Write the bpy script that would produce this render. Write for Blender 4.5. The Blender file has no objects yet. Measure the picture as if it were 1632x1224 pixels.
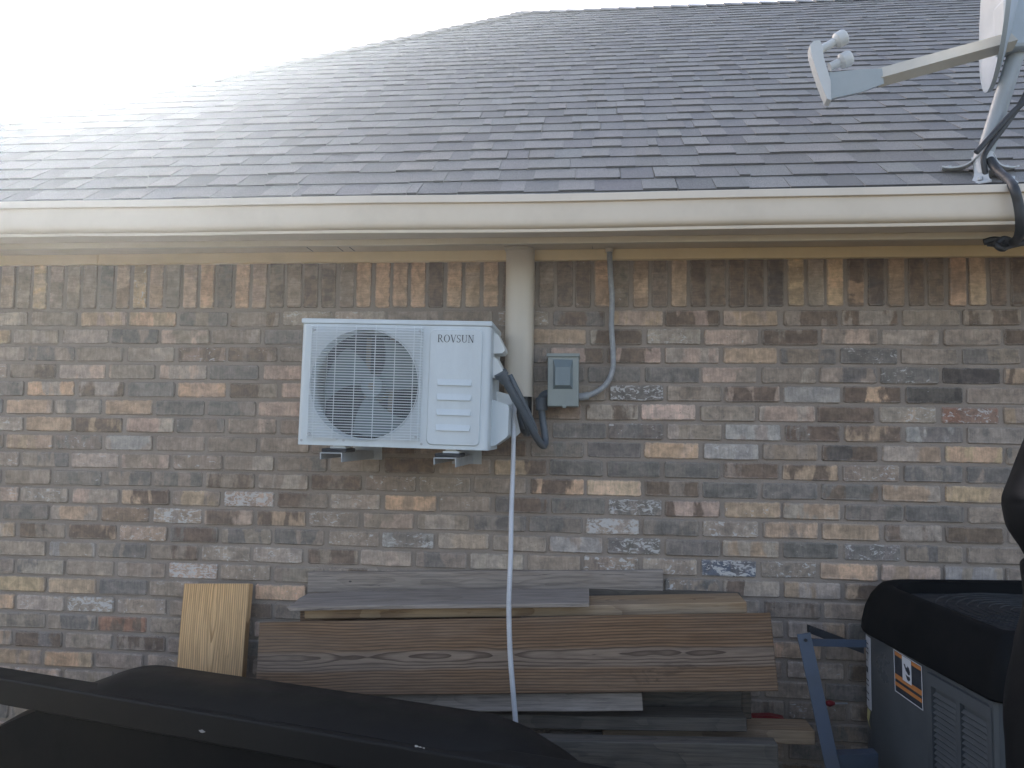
import bpy, bmesh, math, random
from mathutils import Vector, Matrix, noise as mnoise
rnd = random.Random(7)
R = math.radians
sc = bpy.context.scene
col = sc.collection

# ------------------------------------------------------------------ camera, sky, sun, exposure
CAM = Vector((2.23975, -2.77814, 1.71626)); FPX = 1226.0
YAW, PITCH, ROLL = 0.096861, 0.064071, 0.012687
fw = Vector((-math.sin(YAW)*math.cos(PITCH), math.cos(YAW)*math.cos(PITCH), math.sin(PITCH)))
r0 = Vector((math.cos(YAW), math.sin(YAW), 0)); u0 = r0.cross(fw)
cr = r0*math.cos(ROLL) + u0*math.sin(ROLL); cu = u0*math.cos(ROLL) - r0*math.sin(ROLL)
cd = bpy.data.cameras.new('camera'); cam = bpy.data.objects.new('camera', cd); col.objects.link(cam)
cd.sensor_width = 36; cd.lens = 36*FPX/1632; cd.clip_start = .05; cd.clip_end = 2000
m = Matrix((cr, cu, -fw)).transposed().to_4x4(); m.translation = CAM; cam.matrix_world = m
sc.camera = cam

SUN_EL, SUN_AZ = R(23.6), R(36.0)          # azimuth counted to the left of the wall normal
w = bpy.data.worlds.new('World'); sc.world = w; w.use_nodes = True
wn = w.node_tree.nodes; bg = wn['Background']; sky = wn.new('ShaderNodeTexSky')
sky.sky_type = 'NISHITA'; sky.sun_disc = False; sky.sun_elevation = SUN_EL; sky.sun_rotation = -SUN_AZ
sky.dust_density = 2.0; sky.air_density = 1.0
w.node_tree.links.new(sky.outputs[0], bg.inputs[0]); bg.inputs[1].default_value = 0.08
sl = bpy.data.lights.new('sun', 'SUN'); sl.energy = 5.0; sl.angle = R(.53); sl.color = (1, .955, .89)
so = bpy.data.objects.new('sun', sl); col.objects.link(so)
sd = Vector((-math.sin(SUN_AZ)*math.cos(SUN_EL), math.cos(SUN_AZ)*math.cos(SUN_EL), math.sin(SUN_EL)))
so.rotation_euler = sd.to_track_quat('Z', 'Y').to_euler(); so.location = (-20, 30, 25)
sc.view_settings.view_transform = 'Standard'; sc.view_settings.look = 'None'
sc.view_settings.gamma = 1; sc.view_settings.use_curve_mapping = False
sc.view_settings.exposure = 2.55
sc.view_settings.use_white_balance = True; sc.view_settings.white_balance_temperature = 7500; sc.view_settings.white_balance_tint = 20
sc.cycles.use_denoising = True
GLARE_D, GLARE_G = 0.0062, 0.73

# ------------------------------------------------------------------ helpers
def ray(x, y): return fw + cr*((x-816)/FPX) - cu*((y-612)/FPX)
def at(x, y, Y):                                   # a photographed point known to stand at depth Y
    d = ray(x, y); return CAM + d*((Y-CAM.y)/d.y)
def atz(x, y, z):
    d = ray(x, y); return CAM + d*((z-CAM.z)/d.z)
def proj(q):
    d = Vector(q)-CAM; k = d.dot(fw)
    return 816+FPX*d.dot(cr)/k, 612-FPX*d.dot(cu)/k

def wloc(o):
    v = Vector((0, 0, 0))
    while o is not None: v = v+Vector(o.location); o = o.parent
    return v
def tag(o, label=None, cat=None, group=None, kind=None):
    if label: o['label'] = label
    if cat: o['category'] = cat
    if group: o['group'] = group
    if kind: o['kind'] = kind
    return o
def thing(name, loc, label, cat, group=None):
    o = bpy.data.objects.new(name, None); o.location = loc; o.empty_display_size = .1
    col.objects.link(o); return tag(o, label, cat, group)

class MB:                                          # collects shapes in world coordinates -> one mesh object
    def __init__(s): s.v = []; s.f = []; s.M = Matrix.Identity(4); s.sm = []
    def add(s, vs, fs, smooth=False):
        b = len(s.v); s.v += [s.M @ Vector(v) for v in vs]
        s.f += [tuple(b+i for i in f) for f in fs]; s.sm += [smooth]*len(fs); return s
    def box(s, a, b):
        (x0, y0, z0), (x1, y1, z1) = a, b
        return s.add([(x0,y0,z0),(x1,y0,z0),(x1,y1,z0),(x0,y1,z0),(x0,y0,z1),(x1,y0,z1),(x1,y1,z1),(x0,y1,z1)],
                     [(3,2,1,0),(4,5,6,7),(0,1,5,4),(1,2,6,5),(2,3,7,6),(3,0,4,7)])
    def bbox(s, a, b, r=.004, seg=2):
        bm = bmesh.new(); c = [(p+q)/2 for p, q in zip(a, b)]; d = [abs(q-p) for p, q in zip(a, b)]
        bmesh.ops.create_cube(bm, size=1)
        for v in bm.verts: v.co = Vector((v.co.x*d[0]+c[0], v.co.y*d[1]+c[1], v.co.z*d[2]+c[2]))
        bmesh.ops.bevel(bm, geom=bm.edges[:], offset=min(r, min(d)*.45), segments=seg, profile=.5, affect='EDGES')
        return s.bm(bm)
    def bm(s, bm, smooth=False):
        bm.verts.index_update(); s.add([v.co.copy() for v in bm.verts], [[v.index for v in f.verts] for f in bm.faces], smooth); bm.free(); return s
    def prism(s, pts, off, smooth=False, caps=True):  # pts: loop of 3D points, off: extrusion vector
        n = len(pts); o = Vector(off); vs = [Vector(p) for p in pts]+[Vector(p)+o for p in pts]
        s.add(vs, [(i, (i+1) % n, n+(i+1) % n, n+i) for i in range(n)], smooth)
        if caps: s.add(vs, [tuple(range(n))[::-1], tuple(range(n, 2*n))])
        return s
    def tube(s, path, r, n=10, rf=None, caps=True):
        P = [Vector(p) for p in path]; rings = []; up = None
        for i, p in enumerate(P):
            t = (P[min(i+1, len(P)-1)]-P[max(i-1, 0)]).normalized()
            if up is None: up = t.orthogonal().normalized()
            up = (up-t*up.dot(t)).normalized(); b = t.cross(up)
            rr = rf(i) if rf else r
            rings.append([p+(up*math.cos(a)+b*math.sin(a))*rr for a in (2*math.pi*k/n for k in range(n))])
        vs = [q for g in rings for q in g]; fs = []
        for i in range(len(P)-1):
            for k in range(n): fs.append((i*n+k, i*n+(k+1) % n, (i+1)*n+(k+1) % n, (i+1)*n+k))
        s.add(vs, fs, True)
        if caps: s.add(vs, [tuple(range(n))[::-1], tuple((len(P)-1)*n+k for k in range(n))])
        return s
    def cyl(s, a, b, r, n=20, r2=None):
        return s.tube([a, b], r, n, (lambda i: r if i == 0 else (r if r2 is None else r2)))
    def build(s, name, mat, parent=None, kind=None, orient=True):
        me = bpy.data.meshes.new(name); o = wloc(parent) if parent else Vector((0, 0, 0))
        me.from_pydata([v-o for v in s.v], [], s.f); me.materials.append(mat)
        if orient:
            bm = bmesh.new(); bm.from_mesh(me); bmesh.ops.recalc_face_normals(bm, faces=bm.faces); bm.to_mesh(me); bm.free()
        me.polygons.foreach_set('use_smooth', s.sm); me.update()
        if any(s.sm): me.set_sharp_from_angle(angle=R(42))
        ob = bpy.data.objects.new(name, me); col.objects.link(ob)
        if parent: ob.parent = parent
        if kind: ob['kind'] = kind
        return ob

def spline(pts, n=8):                              # Catmull-Rom
    P = [Vector(p) for p in pts]; P = [P[0]*2-P[1]]+P+[P[-1]*2-P[-2]]; out = []
    for i in range(1, len(P)-2):
        for k in range(n):
            t = k/n; a, b, c, d = P[i-1:i+3]
            out.append(.5*((2*b)+(c-a)*t+(2*a-5*b+4*c-d)*t*t+(3*b-a-3*c+d)*t**3))
    return out+[P[-2]]

def lin(c): return tuple(((v/255)/12.92 if v <= 10 else ((v/255+.055)/1.055)**2.4) for v in c)

# ------------------------------------------------------------------ materials
class G:
    def __init__(s, name):
        s.mat = bpy.data.materials.new(name); s.mat.use_nodes = True; s.t = s.mat.node_tree
        s.bsdf = s.t.nodes['Principled BSDF']
    def set(s, sock, v):
        if isinstance(v, bpy.types.NodeSocket): s.t.links.new(v, sock)
        else:
            if isinstance(v, (tuple, list)) and len(v) == 3 and len(sock.default_value) == 4: v = (*v, 1)
            sock.default_value = v
    def n(s, typ, ins=None, **props):
        nd = s.t.nodes.new('ShaderNode'+typ)
        for k, v in props.items(): setattr(nd, k, v)
        for k, v in (ins or {}).items(): s.set(nd.inputs[k], v)
        return nd
    def m(s, op, a, b=0.0, c=None):
        i = {0: a, 1: b}
        if c is not None: i[2] = c
        return s.n('Math', i, operation=op).outputs[0]
    def vm(s, op, a, b=(0, 0, 0)): return s.n('VectorMath', {0: a, 1: b}, operation=op).outputs[0]
    def mix(s, f, a, b, mode='MIX'):
        return s.n('Mix', {0: f, 6: a, 7: b}, data_type='RGBA', blend_type=mode).outputs[2]
    def noise(s, vec, scale=1, detail=3, rough=.55, dist=0):
        return s.n('TexNoise', {'Vector': vec, 'Scale': scale, 'Detail': detail, 'Roughness': rough, 'Distortion': dist}).outputs[0]
    def ss(s, x, a, b, lo=0., hi=1.):
        return s.n('MapRange', {0: x, 1: a, 2: b, 3: lo, 4: hi}, interpolation_type='SMOOTHSTEP').outputs[0]
    def obj(s): return s.n('TexCoord').outputs['Object']
    def sc(s, v, k): return s.vm('MULTIPLY', v, k)
    def attr(s, name, kind='GEOMETRY'): return s.n('Attribute', attribute_name=name, attribute_type=kind)
    def bump(s, h, strength=.3, dist=.002):
        s.t.links.new(s.n('Bump', {'Height': h, 'Strength': strength, 'Distance': dist}).outputs[0], s.bsdf.inputs['Normal'])
    def out(s, color, rough=.7, metal=0., spec=.5):
        s.set(s.bsdf.inputs['Base Color'], color); s.set(s.bsdf.inputs['Roughness'], rough)
        s.set(s.bsdf.inputs['Metallic'], metal); s.set(s.bsdf.inputs['Specular IOR Level'], spec); return s.mat

def paint(name, c, rough=.45, dirt=.12, scale=9, metal=0, streak=False, spec=.5, bump=.05, dirtc=None):
    g = G(name); o = g.obj()
    a = g.noise(g.sc(o, (scale, scale, scale*(.18 if streak else 1))), 1, 6, .65)
    b = g.noise(o, scale*14, 3)
    base = g.mix(g.ss(a, .42, .75, 0, dirt*2.2), c, dirtc or tuple(v*.55 for v in c))
    base = g.mix(g.ss(b, .3, .8, 0, dirt*.6), base, tuple(v*.7 for v in c))
    g.bump(g.noise(o, scale*25, 2), bump, .001)
    return g.out(base, g.ss(a, .3, .7, rough*.85, min(1, rough*1.25)), metal, spec)

def brick_mat(name, kind):
    g = G(name); at_ = lambda n: g.attr(n, kind)
    loc = g.attr('bloc').outputs['Vector']; c1 = at_('c1').outputs['Vector']; c2 = at_('c2').outputs['Vector']
    rv = at_('rw').outputs['Vector']; sep = g.n('SeparateXYZ', {0: rv}); rr, wh, hl = sep.outputs[0], sep.outputs[1], sep.outputs[2]
    off = g.n('CombineXYZ', {0: g.m('MULTIPLY', rr, 13), 1: g.m('MULTIPLY', rr, 71), 2: g.m('MULTIPLY', rr, 29)}).outputs[0]
    p = g.vm('ADD', loc, off); ls = g.n('SeparateXYZ', {0: loc})
    m1 = g.noise(g.sc(p, (13, 1, 3.5)), 1, 2, .5, .3)
    m1b = g.noise(g.sc(p, (60, 8, 30)), 1, 4, .6)
    patch = g.ss(g.m('ADD', m1, g.m('MULTIPLY', g.m('SUBTRACT', m1b, .5), .22)), .46, .53)
    base = g.mix(patch, c1, c2)
    cloud = g.noise(g.sc(p, (26, 5, 34)), 1, 6, .68, .4)
    base = g.mix(g.ss(cloud, .25, .78, .0, .62), base, (.035, .028, .026), 'MIX') if False else g.mix(1.0, base, g.n('CombineColor', {0: g.ss(cloud, .2, .8, .60, 1.34), 1: g.ss(cloud, .2, .8, .62, 1.30), 2: g.ss(cloud, .2, .8, .64, 1.28)}).outputs[0], 'MULTIPLY')
    streak = g.noise(g.sc(p, (150, 20, 26)), 1, 4, .65)
    base = g.mix(1.0, base, g.n('CombineColor', {i: g.ss(streak, .25, .75, .84, 1.14) for i in range(3)}).outputs[0], 'MULTIPLY')
    pit = g.noise(g.sc(p, (110, 60, 110)), 1, 3, .6)
    base = g.mix(g.ss(pit, .66, .74, 0, .55), base, (.05, .04, .035))
    wn_ = g.noise(g.sc(p, (32, 4, 60)), 1, 5, .62, 1.6)
    wm = g.m('MULTIPLY', g.ss(g.m('ADD', wn_, g.m('MULTIPLY', g.m('SUBTRACT', cloud, .5), .5)), g.m('SUBTRACT', .80, g.m('MULTIPLY', wh, .28)), g.m('SUBTRACT', .87, g.m('MULTIPLY', wh, .27))), g.ss(wh, .0, .12, 0, .85))
    base = g.mix(wm, base, (.56, .54, .52))
    # mortar smeared over the worn arrises
    en = g.m('MULTIPLY', g.m('SUBTRACT', g.noise(g.sc(p, (55, 20, 55)), 1, 4, .6), .5), .017)
    ex = g.m('SUBTRACT', hl, g.m('ABSOLUTE', ls.outputs[0])); ez = g.m('SUBTRACT', .0285, g.m('ABSOLUTE', ls.outputs[2]))
    ed = g.m('ADD', g.m('MINIMUM', ex, ez), en)
    base = g.mix(g.ss(ed, .0006, .0036, .8, 0), base, (.30, .252, .214))
    base = g.mix(g.m('MULTIPLY', g.ss(ed, .0030, .0042), g.ss(ed, .0044, .0062, .28, 0)), base, (.47, .44, .41))
    h = g.m('ADD', g.m('MULTIPLY', cloud, .7), g.m('MULTIPLY', pit, .5)); g.bump(g.m('ADD', h, g.m('MULTIPLY', wm, .5)), .55, .003)
    return g.out(base, .9, 0, .25)

def mortar_mat():
    g = G('mortar'); o = g.obj()
    a = g.noise(o, 6, 5, .6); b = g.noise(o, 220, 3, .6)
    c = g.mix(g.ss(a, .3, .7), (.258, .213, .178), (.332, .276, .233)); c = g.mix(g.ss(b, .55, .75, 0, .5), c, (.16, .135, .122))
    g.bump(g.m('ADD', g.noise(o, 60, 4), b), .6, .003); return g.out(c, .95, 0, .2)

def shingle_mat(name, kind):
    g = G(name); o = g.n('TexCoord').outputs['Object'] if kind == 'OBJECT' else g.obj()
    c1 = g.attr('c1', kind).outputs['Vector']; ge = g.n('NewGeometry').outputs['Position']
    f = g.noise(ge, 420, 2, .7); f2 = g.noise(g.sc(ge, (9, 9, 9)), 1, 5, .6)
    c = g.mix(1, c1, g.n('CombineColor', {i: g.ss(f, .3, .7, .5, 1.5) for i in range(3)}).outputs[0], 'MULTIPLY')
    c = g.mix(g.ss(f2, .45, .75, 0, .3), c, (.16, .155, .155))
    g.bump(f, .4, .002); return g.out(c, .72, 0, .5)

def wood_mat(name, light, dark, grey, gamt, freq=95, cath=.03, crack=.3, wax=2, wob=.05, fine=.007, band=0.):
    """grain along local X, board face across local axis wax; rings cut lengthwise give cathedral arches"""
    g = G(name); o = g.obj(); rr = g.n('ObjectInfo').outputs['Random']
    off = g.n('CombineXYZ', {0: g.m('MULTIPLY', rr, 17), 1: g.m('MULTIPLY', rr, 3), 2: g.m('MULTIPLY', rr, 7)}).outputs[0]
    p = g.vm('ADD', o, off); s = g.n('SeparateXYZ', {0: o})
    wv = g.m('ADD', s.outputs[wax], g.m('MULTIPLY', g.m('SUBTRACT', g.noise(g.sc(p, (1.3, 2, 2)), 1, 2), .5), wob))
    dn = g.m('ADD', cath*.6, g.m('MULTIPLY', g.m('SUBTRACT', g.noise(g.sc(p, (2.2, 3, 3)), 1, 3, .5), .5), cath*3.2))
    rad = g.m('SQRT', g.m('ADD', g.m('MULTIPLY', wv, wv), g.m('MULTIPLY', dn, dn)))
    rad = g.m('ADD', rad, g.m('MULTIPLY', g.noise(g.sc(p, (5, 22, 22)), 1, 3, .6), fine))
    sw = g.m('FRACT', g.m('MULTIPLY', rad, freq)); ring = g.ss(sw, .45, .97)
    ring = g.m('MULTIPLY', ring, g.ss(sw, .97, 1.0, 1, 0))
    fib = g.noise(g.sc(p, (7, 160, 160)), 1, 4, .65)
    big = g.noise(g.sc(p, (1.6, 7, 7)), 1, 4, .6)
    if band: light = g.mix(g.m('MULTIPLY', g.ss(g.m('ABSOLUTE', g.m('ADD', wv, .012)), .022, .034, 1, 0), band), light, tuple(v*1.25 for v in grey))
    c = g.mix(g.m('MULTIPLY', ring, .88), light, dark)
    c = g.mix(g.ss(fib, .3, .75, 0, .45), c, tuple(v*.5 for v in dark))
    c = g.mix(g.ss(big, .35, .65, max(0, gamt-.25), min(1, gamt+.2)), c, g.mix(g.ss(fib, .3, .7), grey, tuple(v*.6 for v in grey)))
    ck = g.noise(g.sc(p, (4, 120, 120)), 1, 5, .75, .4)
    c = g.mix(g.ss(ck, .62, .68, 0, crack), c, (.02, .017, .015))
    kn = g.n('TexVoronoi', {'Vector': g.sc(p, (2.4, 6.5, 6.5)), 'Scale': 1.0, 'Randomness': 1.0}).outputs['Distance']
    c = g.mix(g.ss(kn, .035, .085, .9, 0), c, tuple(v*.4 for v in dark))
    nh = g.n('TexVoronoi', {'Vector': g.sc(p, (5.0, 9, 9)), 'Scale': 1.0, 'Randomness': 1.0}).outputs['Distance']
    c = g.mix(g.ss(nh, .02, .035, .8, 0), c, (.02, .017, .015))
    st = g.noise(g.sc(p, (5, 14, 14)), 1, 5, .7, .8); c = g.mix(g.ss(st, .62, .74, 0, .55), c, tuple(v*.35 for v in dark))
    g.bump(g.m('ADD', g.m('MULTIPLY', fib, .8), g.m('SUBTRACT', 1, g.m('MULTIPLY', ring, .6))), .5, .002)
    return g.out(c, .85, 0, .25)

M = {}
M['brick'] = brick_mat('brick_clay', 'OBJECT'); M['brick_mass'] = brick_mat('brick_clay_mass', 'GEOMETRY'); M['mortar'] = mortar_mat()
M['shingle'] = shingle_mat('asphalt_shingle', 'OBJECT'); M['shingle_mass'] = shingle_mat('asphalt_shingle_mass', 'GEOMETRY')
M['butt'] = paint('asphalt_edge_shadow', (.09, .088, .088), .95, .2, 30)  # dark asphalt edge; its colour also carries the shadow line under each course
M['trim'] = paint('cream_trim_paint', (.80, .64, .39), .55, .10, 5, bump=.08)
M['soffit'] = paint('tan_soffit_paint', (.60, .49, .36), .6, .12, 4)
M['fascia'] = paint('fascia_paint', (.58, .50, .38), .55, .1, 4)
M['gutter'] = paint('gutter_enamel', (.67, .575, .465), .45, .12, 2.5, spec=.35, bump=.03)
M['cover'] = paint('line_cover_plastic', (.58, .51, .42), .4, .08, 4, streak=True)
M['white'] = paint('white_powder_coat', (.55, .61, .635), .38, .13, 5, streak=True, bump=.03)
M['white_wire'] = paint('white_wire', (.60, .66, .69), .4, .05, 5)
M['offwhite'] = paint('offwhite_plastic', (.64, .66, .65), .45, .08, 8)
M['coil'] = paint('dark_coil', (.060, .085, .095), .5, .3, 20)
M['fan'] = paint('fan_plastic', (.17, .23, .25), .35, .2, 12)
M['tan_metal'] = paint('motor_mount', (.20, .19, .15), .5, .2, 15)
M['ink'] = paint('grey_ink', (.06, .065, .07), .6, .05, 30)
M['steel'] = paint('galvanised_steel', (.42, .45, .47), .45, .15, 14, metal=.3)
M['rubber'] = paint('black_rubber', (.02, .022, .026), .7, .2, 18)
M['box_grey'] = paint('grey_enamel', (.24, .272, .258), .42, .08, 7)
M['box_lid'] = paint('blue_grey_plastic', (.16, .21, .23), .4, .08, 7)
M['conduit'] = paint('grey_conduit', (.27, .285, .30), .5, .3, 40, dirtc=(.48, .48, .48))
M['whip'] = paint('dark_grey_conduit', (.085, .105, .125), .42, .15, 12)
M['hose'] = paint('white_hose', (.52, .53, .55), .45, .25, 10)
M['dish'] = paint('dish_enamel', (.34, .40, .44), .45, .08, 6)
M['arm'] = paint('cream_arm_paint', (.46, .43, .37), .45, .12, 6)
M['dish_white'] = paint('white_plastic', (.50, .52, .52), .45, .06, 9)
M['mast'] = paint('mast_steel', (.31, .34, .35), .45, .15, 10, metal=.1)
M['cable'] = paint('black_cable', (.022, .024, .027), .5, .15, 20)
M['black_paint'] = paint('worn_black_paint', (.0080, .0080, .0088), .5, .3, 3.5, bump=.12, dirtc=(.014, .0135, .0125), spec=.14)
M['black_shade'] = paint('shaded_black_paint', (.0045, .0045, .005), .6, .3, 4, bump=.1, spec=.08)  # darker copy of the black paint, shade put into its colour
M['chip'] = paint('bare_chipped_metal', (.3, .3, .3), .5, .2, 60)
M['tyre'] = paint('tyre_rubber', (.01, .01, .0105), .8, .2, 15)
M['cabinet'] = paint('charcoal_cabinet', (.082, .092, .100), .32, .15, 4, bump=.06)
M['cabinet_top'] = paint('black_cabinet_top', (.0055, .006, .0068), .8, .25, 4, spec=.10)
M['louvre'] = paint('louvre_grey', (.082, .091, .098), .4, .15, 6)
M['frame'] = paint('blue_grey_steel', (.045, .068, .105), .4, .25, 9, dirtc=(.05, .055, .06))
M['tarp'] = paint('black_vinyl', (.006, .0065, .008), .45, .25, 5, bump=.15, spec=.2)
M['label'] = paint('paper_label', (.62, .63, .66), .5, .05, 30)
M['orange'] = paint('orange_print', (.55, .20, .06), .5, .05, 30)
M['dark_print'] = paint('dark_print', (.03, .035, .045), .5, .05, 30)
M['red'] = paint('red_plastic', (.20, .012, .016), .4, .1, 20)
M['yellow'] = paint('yellow_tag', (.55, .48, .22), .5, .1, 20)
M['w_new'] = wood_mat('new_pine', (.80, .49, .245), (.36, .19, .075), (.46, .33, .22), .03, 130, .02, .35, wob=.02, fine=.003)
M['w_brown'] = wood_mat('stained_cedar', (.225, .128, .070), (.050, .027, .017), (.20, .15, .115), .12, 118, .024, .3, wob=.022, fine=.0035, band=.75)
M['w_grey'] = wood_mat('weathered_grey', (.37, .29, .225), (.18, .13, .095), (.35, .298, .262), .85, 70, .05, .75)
M['w_tan'] = wood_mat('tan_pine', (.45, .30, .175), (.27, .155, .082), (.28, .24, .20), .3, 70, .05, .4)
M['w_dark'] = wood_mat('dark_wood', (.135, .105, .078), (.07, .053, .04), (.13, .122, .110), .5, 80, .05, .5)  # dark wood tones for the lower and rear boards

# ------------------------------------------------------------------ ground
def ground():
    g = G('ground_soil'); o = g.obj()
    a = g.noise(o, .35, 6, .6); b = g.noise(o, 14, 5, .7)
    c = g.mix(g.ss(a, .35, .65), (.135, .122, .098), (.10, .102, .070)); c = g.mix(g.ss(b, .4, .7, 0, .6), c, (.06, .055, .042))
    g.bump(b, .8, .02); mt = g.out(c, .95, 0, .2)
    n = 48; s = 1; vs = []; fs = []
    ax = [math.copysign(abs(t)**3*160, t) for t in (2*i/n-1 for i in range(n+1))]
    for y in ax:
        for x in ax: vs.append((x, y, mnoise.noise(Vector((x*.3, y*.3, 0)))*.02-.02))
    for j in range(n):
        for i in range(n): fs.append((j*(n+1)+i, j*(n+1)+i+1, (j+1)*(n+1)+i+1, (j+1)*(n+1)+i))
    tag(MB().add(vs, fs, True).build('ground', mt), kind='structure')
ground()

# ------------------------------------------------------------------ the house
CP, BL = .0677, .2032                 # course and brick pitch
ZS = 2.17                             # underside of the soldier course
X0, X1 = -1.30, 6.2
house = thing('house', (2.2, 0, 0), 'brick house with shingle hip roof and cream gutter along the eave', 'house')
wall = MB().box((X0, .0062, -.05), (X1, .16, 2.40)).build('wall', M['mortar'], house)
MB().box((X0, .16, -.05), (X0+.16, 6.6, 2.40)).build('side_wall', M['mortar'], house)
MB().box((X0+.16, 6.44, -.05), (X1, 6.6, 2.40)).build('rear_wall', M['mortar'], house)
MB().box((X1, .0065, -.05), (X1+.16, 6.6, 2.40)).build('side_wall', M['mortar'], house)

PAL = {k: tuple(min(.7, v*kk) for v, kk in zip(lin([120+.74*(u_-120)+.10*(sum(c)/3-u_) for u_ in c]), (1.68, 1.52, 1.35))) for k, c in dict(
    g=(124,113,104), d=(94,92,91), D=(66,62,61), b=(92,77,67), t=(152,130,109), o=(176,143,117), O=(188,161,136),
    p=(156,135,124), P=(180,157,145), l=(141,131,123), s=(136,136,137), y=(167,145,113), r=(128,90,74), u=(70,84,104)).items()}
ROWS = {
1:'ll gg tp ot dg bg lw lw gg gg gw db pt pb pt gb lb gg gb gb', 2:'yt lg bl gd pg lg dd gg gg gg gg tp lb lw pw bg pg lg gg bb',
3:'gg gd gg gl bw bg gg gg gg gg dg pb pb lp tt dd dw gg gd gg', 4:'gw gb pl pg pl dd pp gg bg gg gg dd dd dd pg gl gd dw DD tb',
5:'dd lo lb dd oo bg pp gg gg gg gg gg dW gg pb ss ob DD gg gg', 6:'dd tp dl tt dd dd pp gg gg gg gg bb bl PP gg lp bb lw rw tg',
7:'lw tt tb pl dg pg gg gg gg gg dd dd dw gl ss db tb sd dd dg', 8:'gg tw dw ls gg gb gg gg bb gg bb dd dd oO sw gg Db tl yo dd',
9:'gw gd lw gp gw lg gd gg bb gg tb dd dd dd gb tb gw dd dg gg', 10:'gg gg dd gd dg gb gl bg gw gw gg ob OO bg dd dd db lt yt gg',
11:'pw lw pl tb tg pW bg lw to gw bd dd dW pb tw tl dd dd gg gg', 12:'gg dd tl bw lW pb bt gw gp gl dd dd lW dd lw tg tt lb bd gg',
13:'tl bg tb pw db dg gd gw sw ll gg ls dW dd tl dd dw dd gg gg', 14:'gg gg gs dg bg gw lw gb ll dd ll gg gW lw uW gw oo tp gs gg',
15:'gg dl gg gl pW gw gg gb gg gg gg gg gg dw lb lt tb gg gg gg', 16:'pg yy tt dd gw gg oo gg gg gg gg gg gg gg gg bg gg gg gg gg',
17:'ot lw lW lw gg bb gg gg', 18:'gg gg dg br gg gg', 19:'tg bd gg bg gg', 20:'gg gt to gg gg', 21:'pr pw lg gg gg'}
SOLD = 'tg gg yl gp gp gg dg tb yw tp gd pt oy db oo pt bg gb bg bg gb ot oo ot oo bb ot tl to bb tb gb bb bb ob gb tb gb tt bb bg bb bb Db yb gg oy bo Db tb bb bg ob ty bb bd tb or ty'.split()
FILL = 'gg gd lg gb tg dd pg gl bg tl dd gg lw ot gg pg db gw'.split()

def brick_mesh(L, H, seed):
    q = random.Random(seed); D = .03; hx, hz = L/2, H/2; c = .006; jt = lambda a=.0022: q.uniform(-a, a)
    def ring(ix, y, j):
        x, z = hx-ix, hz-ix; cc = max(c-ix*.5, .002)
        pts = [(-x+cc, -z), (0+jt(.03), -z), (x-cc, -z), (x, -z+cc), (x, z-cc), (x-cc, z), (0+jt(.03), z), (-x+cc, z), (-x, z-cc), (-x, -z+cc)]
        return [(px+jt(j), y+jt(j*.5), pz+jt(j)) for px, pz in pts]
    r1 = ring(0, .0045, .0016); r2 = ring(.0035, 0, .0018); r0_ = [(a, D, b) for a, _, b in r1]
    vs = r0_+r1+r2; n = 10; fs = []
    for a in (0, 10): fs += [(a+i, a+(i+1) % n, a+n+(i+1) % n, a+n+i) for i in range(n)]
    fs.append(tuple(range(20, 30))); return vs, fs

def attr_vec(me, name, vals):
    a = me.attributes.new(name, 'FLOAT_VECTOR', 'POINT'); a.data.foreach_set('vector', [x for v in vals for x in v])
VAR = {}
for k in range(14):
    L = BL-.010-(k % 5)*.0016; vs, fs = brick_mesh(L, .057, 100+k)
    me = bpy.data.meshes.new('brick'); me.from_pydata(vs, [], fs); me.materials.append(M['brick'])
    bm_ = bmesh.new(); bm_.from_mesh(me); bmesh.ops.recalc_face_normals(bm_, faces=bm_.faces); bm_.to_mesh(me); bm_.free()
    attr_vec(me, 'bloc', vs); VAR[k] = (me, vs, fs, L/2)

specs = []                             # (pos, rot90, code)
def vary(c, q, a=.09): k = 1+q.uniform(-a, a); return tuple(max(.012, v*k*(1+q.uniform(-.015, .015))) for v in c)
for k in range(1, 33):
    q = random.Random(900+k); codes = ROWS.get(k, '').split(); odd = k % 2; jit = q.uniform(-.007, .007)
    for i in range(-7, 31):
        x = (i+.5+(.38 if odd else 0))*BL+jit+q.uniform(-.003, .003)
        if x-BL/2 < X0-.02 or x+BL/2 > X1+.05: continue
        j = i+1; code = codes[j] if 0 <= j < len(codes) else q.choice(FILL)
        specs.append((Vector((x, 0, ZS-(k-.5)*CP+q.uniform(-.0015, .0015))), False, code, q.random()))
q = random.Random(77)
for s in range(-19, 93):
    x = .015+(s-.5)*CP*1.005+q.uniform(-.0025, .0025)
    if x < X0+.03 or x > X1-.03: continue
    code = SOLD[s] if 0 <= s < len(SOLD) else q.choice(FILL)
    specs.append((Vector((x, 0, ZS+.1016)), True, code, q.random()))

def hidden(px, py):                    # behind something nearer in the photograph
    if not (-20 < px < 1650 and 380 < py < 1240): return True
    if 478 < px < 790 and 505 < py < 720: return True
    if 806 < px < 848 and py < 640: return True
    if 410 < px < 1240 and py > 925: return True
    if 292 < px < 400 and py > 925: return True
    if py > 1075+.165*px-.0*px and py > 1060: return True
    if px > 1385 and py > 925: return True
    if px > 1270 and py > 1000: return True
    return False
scored = []
for n_, (pos, rot, code, r_) in enumerate(specs):
    px, py = proj(pos); vis = 0 if hidden(px, py) else 1
    if vis == 0:
        for dx in (-.08, .08):
            a, b = proj(pos+Vector((dx, 0, 0)))
            if not hidden(a, b): vis = max(vis, .4)
    depth = (pos-CAM).dot(fw); scored.append((vis/(depth*depth)*(.85 if rot else 1), n_))
scored.sort(reverse=True); single = set(n_ for s_, n_ in scored[:300] if s_ > 0)
mass = dict(v=[], f=[], bloc=[], c1=[], c2=[], rw=[])
hl_ = wloc(wall)
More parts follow.
